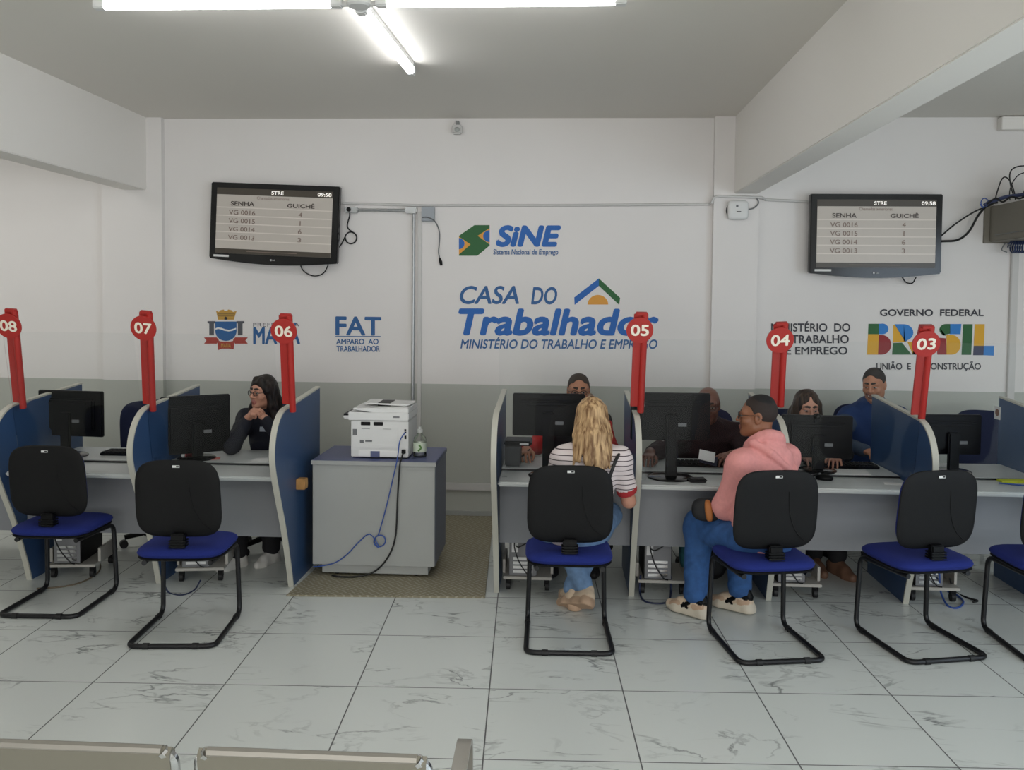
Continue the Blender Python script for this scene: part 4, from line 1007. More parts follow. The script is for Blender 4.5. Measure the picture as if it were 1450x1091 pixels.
for x in (-1.32, -.28):
    lg = MB().tube(fillet([(x, 1.78, .02), (x, 1.98, .07), (x, 2.03, .34)], .04), .02, 10).build('leg', M_SILVER, t, world=True)
    MB().tube([(x, 2.03, .30), (x, 2.08, .07), (x, 2.32, .02)], .02, 10).build('leg_strut', M_SILVER, lg, world=True)
#PEOPLE

# ------------------------------------------------------------------ people: distance-field bodies meshed as one surface
def C_(a, b, r1, r2=None, k=.02, t=0, op=1): return dict(s='c', a=np.array(a, float), b=np.array(b, float), r1=r1, r2=r1 if r2 is None else r2, k=k, t=t, op=op)
def E_(c, r, ax=None, k=.02, t=0, op=1): return dict(s='e', c=np.array(c, float), r=np.array(r, float), ax=np.eye(3) if ax is None else np.array(ax, float), k=k, t=t, op=op)
def PL(n, o): return dict(s='p', n=np.array(n, float)/np.linalg.norm(n), o=np.array(o, float), op=2, t=0, k=0)
def pdist(p, X, Y, Z):
    if p['s'] == 'c':
        a, b = p['a'], p['b']; ba = b-a; L = max(ba@ba, 1e-9)
        x, y, z = X-a[0], Y-a[1], Z-a[2]
        h = np.clip((x*ba[0]+y*ba[1]+z*ba[2])/L, 0, 1)
        return np.sqrt((x-h*ba[0])**2+(y-h*ba[1])**2+(z-h*ba[2])**2) - (p['r1']+(p['r2']-p['r1'])*h)
    c, r, A = p['c'], p['r'], p['ax']
    x, y, z = X-c[0], Y-c[1], Z-c[2]
    u = (x*A[0, 0]+y*A[0, 1]+z*A[0, 2])/r[0]; v = (x*A[1, 0]+y*A[1, 1]+z*A[1, 2])/r[1]; w_ = (x*A[2, 0]+y*A[2, 1]+z*A[2, 2])/r[2]
    k0 = np.sqrt(u*u+v*v+w_*w_); k1 = np.sqrt((u/r[0])**2+(v/r[1])**2+(w_/r[2])**2)
    return np.where(k1 > 1e-6, k0*(k0-1)/np.maximum(k1, 1e-6), -r.min())
def extent(p):
    if p['s'] == 'c':
        a, b = p['a'], p['b']; return np.minimum(a-p['r1'], b-p['r2']), np.maximum(a+p['r1'], b+p['r2'])
    e = np.sqrt(((p['ax']*p['r'][:, None])**2).sum(0)); return p['c']-e, p['c']+e
def sdf_mesh(name, prims, mats, hc=.008, fine=(), hf=.003, fold=0.0, fscale=1.0):
    pos = [p for p in prims if p['op'] == 1]
    lo = np.min([extent(p)[0] for p in pos], 0)-3*hc; hi = np.max([extent(p)[1] for p in pos], 0)+3*hc
    ax = []
    for d in range(3):
        v = [lo[d]]
        while v[-1] < hi[d]:
            h = hc
            for f0, f1 in fine:
                if f0[d]-hc*.5 <= v[-1] <= f1[d]: h = hf
            v.append(v[-1]+h)
        ax.append(np.array(v, np.float32))
    nx, ny, nz = map(len, ax)
    F = np.full((nx, ny, nz), .25, np.float32)
    for p in prims:
        if p['op'] == 2:
            d = (ax[0][:, None, None]-p['o'][0])*p['n'][0]+(ax[1][None, :, None]-p['o'][1])*p['n'][1]+(ax[2][None, None, :]-p['o'][2])*p['n'][2]
            F = np.maximum(F, d.astype(np.float32)); continue
        a, b = extent(p); mg = p['k']+2.5*hc
        sl = []
        for d in range(3):
            i0 = max(np.searchsorted(ax[d], a[d]-mg)-1, 0); i1 = min(np.searchsorted(ax[d], b[d]+mg)+1, len(ax[d])); sl.append(slice(i0, i1))
        X = ax[0][sl[0]][:, None, None]; Y = ax[1][sl[1]][None, :, None]; Z = ax[2][sl[2]][None, None, :]
        D = pdist(p, X, Y, Z).astype(np.float32); S = F[tuple(sl)]; k = max(p['k'], 1e-4)
        if p['op'] == 1:
            h = np.maximum(k-np.abs(S-D), 0)/k; F[tuple(sl)] = np.minimum(S, D)-h*h*k*.25
        else:
            h = np.maximum(k-np.abs(S+D), 0)/k; F[tuple(sl)] = np.maximum(S, -D)+h*h*k*.25
    B = F < 0
    n = B[:-1, :-1, :-1].astype(np.int8)
    for i in (0, 1):
        for j in (0, 1):
            for k in (0, 1):
                if i or j or k: n = n + B[i:nx-1+i, j:ny-1+j, k:nz-1+k]
    act = np.argwhere((n > 0) & (n < 8)); I, J, K = act.T
    idx = np.full((nx-1, ny-1, nz-1), -1, np.int32); idx[I, J, K] = np.arange(len(act))
    acc = np.zeros((len(act), 3)); cnt = np.zeros(len(act))
    for d in range(3):
        for u in (0, 1):
            for v in (0, 1):
                o0 = [0, 0, 0]; o1 = [0, 0, 0]; q = [e for e in range(3) if e != d]
                o0[q[0]] = o1[q[0]] = u; o0[q[1]] = o1[q[1]] = v; o1[d] = 1
                f0 = F[I+o0[0], J+o0[1], K+o0[2]]; f1 = F[I+o1[0], J+o1[1], K+o1[2]]
                m = (f0 < 0) != (f1 < 0); t = np.where(m, f0/np.where(m, f0-f1, 1), 0)
                P0 = np.stack([ax[0][I+o0[0]], ax[1][J+o0[1]], ax[2][K+o0[2]]], 1); P1 = np.stack([ax[0][I+o1[0]], ax[1][J+o1[1]], ax[2][K+o1[2]]], 1)
                acc += np.where(m[:, None], P0+(P1-P0)*t[:, None], 0); cnt += m
    V = acc/np.maximum(cnt, 1)[:, None]
    quads = []
    for d in range(3):
        q = [e for e in range(3) if e != d]
        s0 = [slice(None)]*3; s1 = [slice(None)]*3; s0[d] = slice(0, -1); s1[d] = slice(1, None)
        ch = B[tuple(s0)] != B[tuple(s1)]; ins = B[tuple(s0)]
        g = np.argwhere(ch)
        ok = (g[:, q[0]] > 0) & (g[:, q[1]] > 0) & (g[:, q[0]] < [nx, ny, nz][q[0]]-1) & (g[:, q[1]] < [nx, ny, nz][q[1]]-1); g = g[ok]
        fl = ins[g[:, 0], g[:, 1], g[:, 2]]
        cs = []
        for u, v in ((1, 1), (0, 1), (0, 0), (1, 0)):
            h = g.copy(); h[:, q[0]] -= u; h[:, q[1]] -= v; cs.append(idx[h[:, 0], h[:, 1], h[:, 2]])
        Q = np.stack(cs, 1)
        if d == 1: fl = ~fl
        Q[~fl] = Q[~fl][:, ::-1]
        quads.append(Q)
    Q = np.concatenate(quads); Q = Q[(Q >= 0).all(1)]
    # light relaxation of the voxel pattern
    for it in range(2):
        s = np.zeros_like(V); c = np.zeros(len(V))
        for e in range(4):
            a_, b_ = Q[:, e], Q[:, (e+1) % 4]
            np.add.at(s, a_, V[b_]); np.add.at(s, b_, V[a_]); np.add.at(c, a_, 1); np.add.at(c, b_, 1)
        V = V*.6+.4*s/np.maximum(c, 1)[:, None]
    if fold:
        fn = np.cross(V[Q[:, 2]]-V[Q[:, 0]], V[Q[:, 3]]-V[Q[:, 1]]); N = np.zeros_like(V)
        for e in range(4): np.add.at(N, Q[:, e], fn)
        N /= np.maximum(np.linalg.norm(N, axis=1), 1e-9)[:, None]
        x, y, z = (V*fscale).T
        w_ = np.sin(38*z+9*x+4*np.sin(17*x+11*y))*.5 + np.sin(27*x-31*z+5*np.sin(19*y+13*z))*.5 + np.sin(61*y+43*z+3*np.sin(23*x))*.35
        V = V+N*(w_*fold)[:, None]
    me = bpy.data.meshes.new(name)
    me.vertices.add(len(V)); me.vertices.foreach_set('co', V.astype(np.float32).ravel())
    me.loops.add(Q.size); me.loops.foreach_set('vertex_index', Q.ravel().astype(np.int32))
    me.polygons.add(len(Q)); me.polygons.foreach_set('loop_start', np.arange(0, Q.size, 4, dtype=np.int32))
    for m in mats: me.materials.append(m)
    if len(mats) > 1:
        ce = V[Q].mean(1).astype(np.float32); best = np.full(len(ce), 9.0, np.float32); tg = np.zeros(len(ce), np.int32)
        for p in pos:
            a, b = extent(p); m = ((ce > a-.03) & (ce < b+.03)).all(1)
            if not m.any(): continue
            c = ce[m]; dd = pdist(p, c[:, 0], c[:, 1], c[:, 2]); mi = np.where(m)[0]; bt = dd < best[mi]
            best[mi[bt]] = dd[bt]; tg[mi[bt]] = p['t']
        me.polygons.foreach_set('material_index', tg)
    me.update(); me.validate(); me.shade_smooth()
    # outward normals
    fn = np.cross(V[Q[:, 2]]-V[Q[:, 0]], V[Q[:, 3]]-V[Q[:, 1]]); vol = (V[Q].mean(1)*fn).sum()
    if vol < 0: me.flip_normals()
    return me

class Fr:                      # a local frame: right, forward, up
    def __init__(s, o, fwd, up=(0, 0, 1), sc=1.0):
        s.o = np.array(o, float); f = np.array(fwd, float); f /= np.linalg.norm(f); u = np.array(up, float); r = np.cross(f, u); r /= np.linalg.norm(r); u = np.cross(r, f)
        s.A = np.array([r, f, u]); s.s = sc
    def p(s, x, y, z): return s.o + s.s*(x*s.A[0]+y*s.A[1]+z*s.A[2])
    def c(s, a, b, r1, r2=None, **k): return C_(s.p(*a), s.p(*b), r1*s.s, None if r2 is None else r2*s.s, **k)
    def e(s, c, r, **k): return E_(s.p(*c), np.array(r)*s.s, s.A, **k)
# tags in a body: 0 skin, 1 lips, 2 eye white, 3 iris, 4 brow, 5 teeth
def head_prims(H, smile=0.0, fem=0, ear=True):
    jx, jr = (.036, .016) if fem else (.044, .020)
    P = [H.e((0, -.014, .032), (.076, .096, .086), k=.03), H.e((0, .022, -.03), (.060, .066, .082), k=.03), H.e((0, .040, -.055), (.050, .048, .052), k=.02),
         H.e((0, .074, -.094), (.022, .018, .017), k=.02), H.c((-jx, .012, -.062), (-.016, .062, -.092), jr, jr-.004, k=.025), H.c((jx, .012, -.062), (.016, .062, -.092), jr, jr-.004, k=.025),
         H.c((-.038, .070, .027), (.038, .070-.003*fem, .027), .017-.003*fem, k=.02), H.e((-.042, .058, -.024), (.024, .026, .022), k=.02), H.e((.042, .058, -.024), (.024, .026, .022), k=.02),
         H.e((-.031, .094, .006), (.017, .014, .011), k=.012, op=-1), H.e((.031, .094, .006), (.017, .014, .011), k=.012, op=-1),
         H.c((0, .086, .020), (0, .108, -.022), .008, .0115, k=.012), H.e((-.0125, .094, -.027), (.009, .011, .0075), k=.008), H.e((.0125, .094, -.027), (.009, .011, .0075), k=.008),
         H.e((-.031, .081, .004), (.0125, .0115, .0062-.0022*smile), k=.002, t=2), H.e((.031, .081, .004), (.0125, .0115, .0062-.0022*smile), k=.002, t=2),
         H.e((-.031, .090, .004), (.0058, .0042, .0058), k=.001, t=3), H.e((.031, .090, .004), (.0058, .0042, .0058), k=.001, t=3),
         H.c((-.047, .076, .0145), (-.017, .086, .0135), .0052, k=.003), H.c((.047, .076, .0145), (.017, .086, .0135), .0052, k=.003),
         H.c((-.045, .077, -.004), (-.019, .085, -.005), .0046, k=.003), H.c((.045, .077, -.004), (.019, .085, -.005), .0046, k=.003)]
    for s in (-1, 1): P += [H.c((s*.016, .0880, .034), (s*.032, .0868, .0365), .0034, .0036, k=.003, t=4), H.c((s*.032, .0868, .0365), (s*.050, .0755, .031), .0036, .0024, k=.003, t=4)]
    w_ = .020+.010*smile; c_ = .008*smile
    P += [H.c((-w_, .080, -.060+c_), (-.006, .0945, -.0565), .0042, .0062, k=.004, t=1), H.c((w_, .080, -.060+c_), (.006, .0945, -.0565), .0042, .0062, k=.004, t=1), H.c((-.006, .0945, -.0565), (.006, .0945, -.0565), .006, k=.004, t=1)]
    P += [H.c((-w_, .080, -.062+c_), (-.007, .0915, -.0685-.004*smile), .0042, .0068, k=.004, t=1), H.c((w_, .080, -.062+c_), (.007, .0915, -.0685-.004*smile), .0042, .0068, k=.004, t=1), H.c((-.007, .0915, -.0685-.004*smile), (.007, .0915, -.0685-.004*smile), .0066, k=.004, t=1)]
    if smile > .5: P += [H.c((-.016, .0925, -.0605), (.016, .0925, -.0605), .0052, k=.001, t=5)]
    if ear:
        for s in (-1, 1): P += [H.e((s*.076, -.010, -.002), (.010, .020, .032), k=.008), H.e((s*.083, -.006, .002), (.006, .011, .018), k=.004, op=-1), H.e((s*.074, -.004, -.028), (.008, .010, .011), k=.006)]
    return P
def hand_prims(wrist, fwd, palm, side, curl=.5, spread=1.0, sc=1.0):
    # fwd: towards the fingertips; palm: direction the palm faces; side +1 right hand, -1 left hand
    H = Fr(wrist, fwd, -np.array(palm, float), sc)       # up = back of hand
    s = -side                                            # thumb side along local x for a palm-down hand
    P = [H.c((0, -.03, 0), (0, .02, 0), .026, .028, k=.02), H.e((s*.004, .052, 0), (.040, .048, .0155), k=.015), H.c((s*.03, .085, .0), (-s*.032, .078, -.003), .0115, .0105, k=.01)]
    for i, (x, L, y0) in enumerate(((.031, .072, .088), (.010, .080, .092), (-.012, .074, .088), (-.032, .058, .080))):
        a = curl*(.75+.12*i); ang = 0; q = np.array([s*x, y0, 0.0]); lat = s*.10*(1.5-i)*spread
        for j, f in enumerate((.45, .31, .24)):
            ang += a*(.9, 1.15, .8)[j]; d = np.array([lat*math.cos(ang), math.cos(ang), -math.sin(ang)]); e = q+d*L*f
            P.append(H.c(tuple(q), tuple(e), (.0092, .0084, .0076)[j], (.0086, .0078, .0066)[j], k=.004)); q = e
    t0 = np.array([s*.026, .018, -.006]); t1 = np.array([s*.052, .050, -.016]); t2 = np.array([s*.056, .080, -.020-.018*curl]); t3 = np.array([s*.048, .102, -.024-.034*curl])
    P += [H.c(tuple(t0), tuple(t1), .0145, .011, k=.012), H.c(tuple(t1), tuple(t2), .0108, .0094, k=.005), H.c(tuple(t2), tuple(t3), .0092, .0074, k=.004)]
    return P
V3 = lambda *a: np.array(a, float)
def torso(pelvis, chest, neck, sl, sr, w=.165, d=.105, belly=.11, gro=0.0, t=0):
    up = chest-pelvis; r = sr-sl; f = np.cross(up, r); A = Fr((0, 0, 0), f, up).A
    mid = pelvis*.5+chest*.5
    return [E_(pelvis, (w*.95+gro, d*1.15+gro, .13+gro), A, k=.06, t=t), E_(mid, (w*.86+gro, belly+gro, .19+gro), A, k=.08, t=t), E_(chest, (w+gro, d*1.1+gro, .19+gro), A, k=.08, t=t),
            C_(sl, sr, .058+gro, k=.07, t=t), C_(chest+up/np.linalg.norm(up)*.06, neck, .075+gro*.7, .056+gro*.7, k=.06, t=t)], A
def limb(a, b, c, r, k=.03, t=0): return [C_(a, b, r[0], r[1], k=k, t=t), C_(b, c, r[1]*.98, r[2], k=k, t=t)]
def foot(ankle, toe, r=.032):
    a, t_ = np.array(ankle, float), np.array(toe, float); h = a.copy(); d = t_-a; d[2] = 0; d /= np.linalg.norm(d); h = a-d*.045; h[2] = .035
    m = (a+t_)/2; m[2] = .05
    return [C_(a, h, r, .03, k=.03), C_(a, m, r, .034, k=.03), C_(m, t_, .034, .028, k=.03), C_(h, m, .03, .032, k=.02)]
def shoe(name, ankle, toe, mat_u, mat_s, parent, up=(0, 0, 1), tag_dark=None, chunky=0.0, sc=1.0, tan=None):
    a, t_ = np.array(ankle, float), np.array(toe, float)
    up = np.array(up, float); up /= np.linalg.norm(up); d = t_-a; d -= up*(d@up); L = np.linalg.norm(d); d /= L
    S = Fr(a-up*(.092*(1-sc)), d, up, sc); L /= sc
    g = chunky
    P = [S.c((0, -.048, -.045), (0, .0, -.040), .034, .037, k=.02), S.c((0, 0, -.042), (0, L*.62, -.060), .037, .033, k=.03), S.c((0, -.022, .004), (0, -.03, -.04), .037, .040, k=.03),
         S.c((0, L*.6, -.062), (0, L, -.068), .036, .026, k=.02), S.c((0, .022, -.012), (0, L*.55, -.040), .028, .026, k=.025)]
    sole = [S.c((0, -.055, -.080), (0, .0, -.078), .036+g, .036+g, k=.012, t=1), S.c((0, .0, -.078), (0, L*.7, -.080), .034+g, .041+g*.6, k=.012, t=1), S.c((0, L*.7, -.080), (0, L*1.02, -.076), .041+g*.6, .026, k=.012, t=1)]
    if g: sole += [S.c((-.014, -.052, -.074), (.014, -.052, -.074), .028+g, k=.012, t=1), S.c((-.016, .03, -.078), (.016, .03, -.078), .030, k=.01, t=1)]
    P += sole
    ms = [mat_u, mat_s]
    if tag_dark is not None:
        ms.append(tag_dark)
        for s in (-1, 1):
            P += [S.c((s*.030, -.005, .002), (s*.030, -.05, -.008), .012, k=.004, t=2), S.c((s*.031, .018, -.022), (s*.036, .062, -.052), .0075, k=.003, t=2), S.c((s*.033, .055, -.040), (s*.036, .03, -.056), .006, k=.003, t=2)]
        P += [S.c((0, -.045, .022), (0, -.062, -.008), .022, k=.006, t=2), S.c((0, .018, .014), (0, .030, .004), .020, k=.006, t=0)]
    if tan is not None:
        k = len(ms); ms.append(tan)
        for s in (-1, 1): P += [S.c((s*.028, -.055, -.034), (s*.034, -.02, -.038), .013, k=.003, t=k), S.c((s*.022, L*.55, -.048), (s*.020, L*.85, -.058), .015, k=.003, t=k)]
    P.append(PL(-up, S.p(0, 0, -.0975)))
    return link(name, sdf_mesh(name, P, ms, .004), parent, True)
def spectacles(H, parent, m, lens=True, rr=.022):
    f = MB(); out = []
    for s in (-1, 1):
        ring = [Vector(H.p(s*.032+.0225*math.cos(a), .104-.010*abs(math.cos(a))*(1 if math.cos(a)*s > 0 else .2), .004+.0165*math.sin(a))) for a in [2*PI*i/24 for i in range(24)]]
        f.tube(ring, .0021, 6, closed=True)
        f.tube([Vector(H.p(s*.054, .095, .008)), Vector(H.p(s*.074, .07, .010)), Vector(H.p(s*.083, -.005, .012)), Vector(H.p(s*.080, -.03, -.008))], .0018, 6)
    f.tube([Vector(H.p(-.011, .105, .007)), Vector(H.p(.011, .105, .007))], .002, 6)
    o = f.build('spectacles', m, parent, world=True)
    for s in (-1, 1):
        l = MB(); ring = [Vector(H.p(s*.032+.0215*math.cos(a), .103-.010*abs(math.cos(a))*(1 if math.cos(a)*s > 0 else .2), .004+.0155*math.sin(a))) for a in [2*PI*i/20 for i in range(20)]]
        l.add(ring, [tuple(range(20))]).build('lens', M_LENS, o, world=True)
    return o
EYEW = mat('eye_white', (158, 148, 140), .3); IRIS = mat('dark_iris', (38, 26, 20), .2); TEETH = mat('teeth', (214, 208, 198), .35)
def body(label, skin, lip, brow, prims, base, fine, group=None):
    me = sdf_mesh('person', prims, [skin, lip, EYEW, IRIS, brow, TEETH], .009, fine, .0032)
    o = link('person', me); recentre(o, base); return tag(o, label, 'person', group)
def garment(name, prims, m, parent, h=.007, fold=.002, fine=(), hf=.004, fs=1.0):
    return link(name, sdf_mesh(name, prims, m if isinstance(m, list) else [m], h, fine, hf, fold, fs), parent, True)
def box_around(c, r): c = np.array(c, float); return (c-r, c+r)
def short_hair(H, t=.003, line=.060, back=-.05, top=.006, recede=0.0):
    # tag 0: the thicker top, tag 1: the clipped sides
    P = [H.e((0, -.0145, .0325), (.0762+t, .0962+t, .0862+t), k=.01, t=1),
         H.e((0, .092, .004), (.062, .058, .088+recede), k=.010, op=-1), H.e((.055, .072, .0), (.034, .060, .064), k=.012, op=-1), H.e((-.055, .072, .0), (.034, .060, .064), k=.012, op=-1),
         H.e((.082, .004, -.03), (.024, .040, .046), k=.008, op=-1), H.e((-.082, .004, -.03), (.024, .040, .046), k=.008, op=-1)]
    n = -(H.A[2]*.72 - H.A[1]*.70); P.append(PL(n, H.p(0, .060, line-.10)))
    P.append(PL(-H.A[2], H.p(0, 0, back)))
    P += [H.e((0, -.024, .074), (.064, .074-recede*.6, .045+top), k=.010, t=0)]
    return P

SK_LIGHT = mat('skin_light', (196, 142, 118), .5, noise=.05, nscale=30); SK_TAN = mat('skin_tan', (176, 122, 94), .5, noise=.05, nscale=30); SK_BROWN = mat('skin_brown', (136, 88, 62), .48, noise=.06, nscale=30); SK_DARK = mat('skin_dark', (118, 80, 66), .42, noise=.06, nscale=30)
LIP_P = mat('lip_pink', (164, 100, 90), .45); LIP_B = mat('lip_brown', (112, 66, 56), .45)
BROW = mat('dark_brow', (34, 26, 24), .7)
NAVYJ = mat('navy_jacket', (20, 22, 34), .85, noise=.15, nscale=120); DARKT = mat('black_trousers', (20, 20, 24), .85)
H_DARK = hair_material('black_brown_hair', (16, 13, 12), (46, 36, 32)); H_BLON = hair_material('blonde_hair', (116, 84, 56), (206, 172, 128), 60); H_BUZZ = mat('buzzed_hair', (60, 50, 44), .8, noise=.3, nscale=300, bump=.3, bscale=500)
H_BLK = mat('cropped_black_hair', (18, 16, 16), .75, noise=.3, nscale=260, bump=.4, bscale=420)
JEANS = mat('pale_jeans', (110, 140, 176), .85, noise=.18, nscale=28); JEANB = mat('blue_jeans', (46, 86, 140), .85, noise=.2, nscale=26)
PINK = mat('pink_fleece', (222, 150, 146), .95, noise=.06, nscale=60, bump=.15, bscale=260)
GLASS_F = mat('dark_spectacle_frame', (26, 20, 20), .3)
SHOE_W = mat('white_trainer', (214, 212, 206), .6); SHOE_B = mat('beige_trainer', (212, 190, 164), .65, noise=.08, nscale=40); SOLE_B = mat('tan_sole', (188, 158, 132), .7); SOLE_W = mat('cream_sole', (206, 196, 178), .6); SHOE_BR = mat('brown_shoe', (112, 82, 64), .6)

# ---- person in navy, hands clasped, behind the desk between the 07 and 06 markers
H = Fr((-2.028, 5.845, 1.150), (-.50, -.86, -.03), (.03, 0, 1), .93)
pel, che, nk = V3(-1.995, 6.05, .56), V3(-2.0, 5.97, .85), V3(-2.015, 5.90, 1.035)
sl, sr = V3(-1.845, 5.93, .955), V3(-2.165, 5.915, .955)          # her left is at larger x
el, er = V3(-1.80, 5.64, .815), V3(-2.165, 5.62, .815)
wl, wr = V3(-1.945, 5.665, .985), V3(-2.072, 5.655, .985)
kl, kr = V3(-1.92, 5.66, .50), V3(-2.10, 5.63, .50); al, ar_ = V3(-1.93, 5.72, .095), V3(-2.12, 5.60, .095)
hl, hr = V3(-1.91, 6.02, .52), V3(-2.09, 6.02, .52)
P, A = torso(pel, che, nk, sl, sr, .150, .095, .10)
P += [C_(nk-V3(0, 0, .03), H.p(0, -.02, -.06), .050, .052, k=.03)] + head_prims(H, 0.0, 1)
P += limb(sl, el, wl, (.044, .036, .024)) + limb(sr, er, wr, (.044, .036, .024)) + limb(hl, kl, al, (.075, .052, .034)) + limb(hr, kr, ar_, (.075, .052, .034))
P += hand_prims(wl, (-.66, -.22, .72), (-.70, .15, -.70), -1, .95, .2, .95) + hand_prims(wr, (.66, -.26, .70), (.70, .15, -.70), 1, .95, .2, .95)
p1_ = body('person with long dark hair and glasses, navy jacket, hands clasped', SK_LIGHT, LIP_P, BROW, P, (-2.0, 6.0, 0), [box_around(H.o, .13), box_around((-2.01, 5.64, 1.03), .09)])
G_, _ = torso(pel, che, nk-V3(0, 0, .02), sl, sr, .150, .095, .10, .018)
G_ += limb(sl, el, wl-V3(0, 0, .008), (.064, .056, .041)) + limb(sr, er, wr-V3(0, 0, .008), (.064, .056, .041)) + [C_(nk-V3(.03, .02, .03), nk+V3(.03, 0, -.03), .062, k=.03)]
jk = garment('jacket', G_, NAVYJ, p1_, .007, .003)
MB().box((-2.005, 5.775, .905), (.045, .006, .032), rx=-.3).build('chest_emblem', mat('jacket_emblem', (150, 156, 166), .6), jk, world=True)
G_ = [E_(pel, (.17, .14, .13), A, k=.06)] + limb(hl, kl, al+V3(0, 0, .02), (.095, .074, .062)) + limb(hr, kr, ar_+V3(0, 0, .02), (.095, .074, .062))
garment('trousers', G_, DARKT, p1_, .009, .002)
shoe('shoe', al, al+V3(-.05, -.13, -.02), SHOE_W, SHOE_W, p1_, sc=.85); shoe('shoe', ar_, ar_+V3(-.08, -.11, -.02), SHOE_W, SHOE_W, p1_, sc=.85)
G_ = [H.e((0, -.02, .036), (.084, .103, .096), k=.03), H.e((0, -.07, -.05), (.082, .055, .10), k=.04),
      H.c((.070, -.015, .02), (.098, .0, -.12), .030, .034, k=.025), H.c((.098, 0, -.12), (.125, .03, -.20), .034, .030, k=.02), H.c((.125, .03, -.20), (.115, .05, -.29), .030, .020, k=.02), H.c((-.072, -.005, .03), (-.092, .005, -.10), .026, .030, k=.025), H.c((-.092, .005, -.10), (-.128, .0, -.19), .030, .028, k=.02), H.c((-.128, .0, -.19), (-.112, .01, -.28), .028, .018, k=.02), H.c((.030, .045, .105), (.075, .030, .02), .020, .022, k=.02), H.c((-.030, .045, .105), (-.072, .025, .02), .018, .020, k=.02),
      H.c((.05, -.07, -.08), (.07, -.06, -.22), .05, .036, k=.04), H.c((-.05, -.07, -.08), (-.06, -.07, -.24), .05, .034, k=.04),
      H.e((-.004, .105, -.026), (.063, .092, .096), k=.012, op=-1)]
G_.append(H.c((0, .10, .095), (0, .02, .135), .010, .006, k=.012, op=-1))
garment('hair', G_, H_DARK, p1_, .005, .0028, fs=1.2)
spectacles(H, p1_, GLASS_F)

# ---- attendant in red sleeves behind the monitor left of the 05 marker
H = Fr((.148, 5.985, 1.178), (.02, -1, -.08), (0, 0, 1), .97)
pel, che, nk = V3(.13, 6.12, .56), V3(.13, 6.07, .86), V3(.14, 6.03, 1.04)
sl, sr = V3(.31, 6.05, .95), V3(-.05, 6.05, .95); el, er = V3(.36, 5.85, .80), V3(-.13, 5.88, .81); wl, wr = V3(.22, 5.62, .80), V3(-.20, 5.66, .815)
hl, hr = V3(.22, 6.08, .52), V3(.04, 6.08, .52); kl, kr = V3(.24, 5.70, .50), V3(.0, 5.70, .50); al, ar_ = V3(.25, 5.74, .095), V3(-.02, 5.74, .095)
P, A = torso(pel, che, nk, sl, sr)
P += [C_(nk-V3(0, 0, .03), H.p(0, -.02, -.06), .055, .056, k=.03)] + head_prims(H)
P += limb(sl, el, wl, (.048, .040, .027)) + limb(sr, er, wr, (.048, .040, .027)) + limb(hl, kl, al, (.08, .056, .036)) + limb(hr, kr, ar_, (.08, .056, .036))
P += hand_prims(wl, (-.2, -1, -.05), (0, 0, -1), -1, .4) + hand_prims(wr, (-.12, -1, -.14), (.25, 0, -1), 1, .62)
p2_ = body('person with cropped hair and glasses, red sleeve, half hidden by the monitor', SK_TAN, LIP_B, BROW, P, (.13, 6.1, 0), [box_around(H.o, .13), box_around(wr+V3(0, -.08, 0), .09)])
G_, _ = torso(pel, che, nk-V3(0, 0, .02), sl, sr, gro=.02, t=0)
G_ += limb(sl, el, wl+V3(0, .03, 0), (.068, .056, .042), t=1) + limb(sr, er, wr+V3(0, .03, 0), (.068, .058, .044), t=1)
garment('jacket', G_, [mat('dark_vest', (26, 24, 28), .85), mat('red_sleeve', (176, 34, 32), .8)], p2_, .007, .003)
garment('trousers', [E_(pel, (.18, .15, .13), A, k=.06)] + limb(hl, kl, al+V3(0, 0, .02), (.1, .076, .06)) + limb(hr, kr, ar_+V3(0, 0, .02), (.1, .076, .06)), DARKT, p2_, .010, .002)
shoe('shoe', al, al+V3(0, -.17, -.02), DARKT, M_RUBBER, p2_); shoe('shoe', ar_, ar_+V3(0, -.17, -.02), DARKT, M_RUBBER, p2_)
garment('hair', short_hair(H, .003, top=.003, recede=.012), [H_BUZZ, H_BUZZ], p2_, .004, 0)
spectacles(H, p2_, GLASS_F)
t = thing('marker_pen', 'black pen held by the attendant with red sleeves', 'pen', (wr[0]-.02, wr[1]-.11, wr[2]-.035))
MB().tube([(-.035, -.03, -.012), (.045, .05, .05)], .005, 8).build('barrel', M_BLACK, t); MB().tube([(-.035, -.03, -.012), (-.044, -.039, -.019)], [.0045, .001], 8).build('tip', M_CABLEGREY, t)

# ---- blonde visitor seen from behind
H = Fr((.190, 4.765, 1.150), (-.04, 1, -.22), (0, .08, 1), .95)
pel, che, nk = V3(.09, 4.66, .58), V3(.165, 4.74, .84), V3(.188, 4.76, 1.01)
sl, sr = V3(.038, 4.735, .930), V3(.345, 4.735, .935); el, er = V3(-.035, 4.88, .745), V3(.405, 4.80, .69); wl, wr = V3(.06, 5.10, .785), V3(.345, 5.03, .772)
hl, hr = V3(.0, 4.70, .53), V3(.18, 4.70, .53); kl, kr = V3(-.03, 5.09, .53), V3(.31, 5.08, .54); al, ar_ = V3(.175, 4.97, .12), V3(.10, 5.03, .100)
P, A = torso(pel, che, nk, sl, sr, .140, .09, .095)
P += [C_(nk-V3(0, 0, .03), H.p(0, -.02, -.06), .046, .050, k=.03)] + head_prims(H, 0.0, 1)
P += limb(sl, el, wl, (.044, .036, .024)) + limb(sr, er, wr, (.044, .036, .024)) + limb(hl, kl, al, (.08, .054, .034)) + limb(hr, kr, ar_, (.08, .054, .034))
P += hand_prims(wl, (.3, 1, -.05), (0, 0, -1), -1, .4) + hand_prims(wr, (-.3, 1, -.05), (0, 0, -1), 1, .4)
p3_ = body('person with long blonde hair and striped white top seen from behind', SK_LIGHT, LIP_P, BROW, P, (.1, 4.7, 0), [box_around(H.o, .12)])
G_, A2 = torso(pel, che, nk-V3(0, 0, .035), sl, sr, .150, .10, .105, .016)
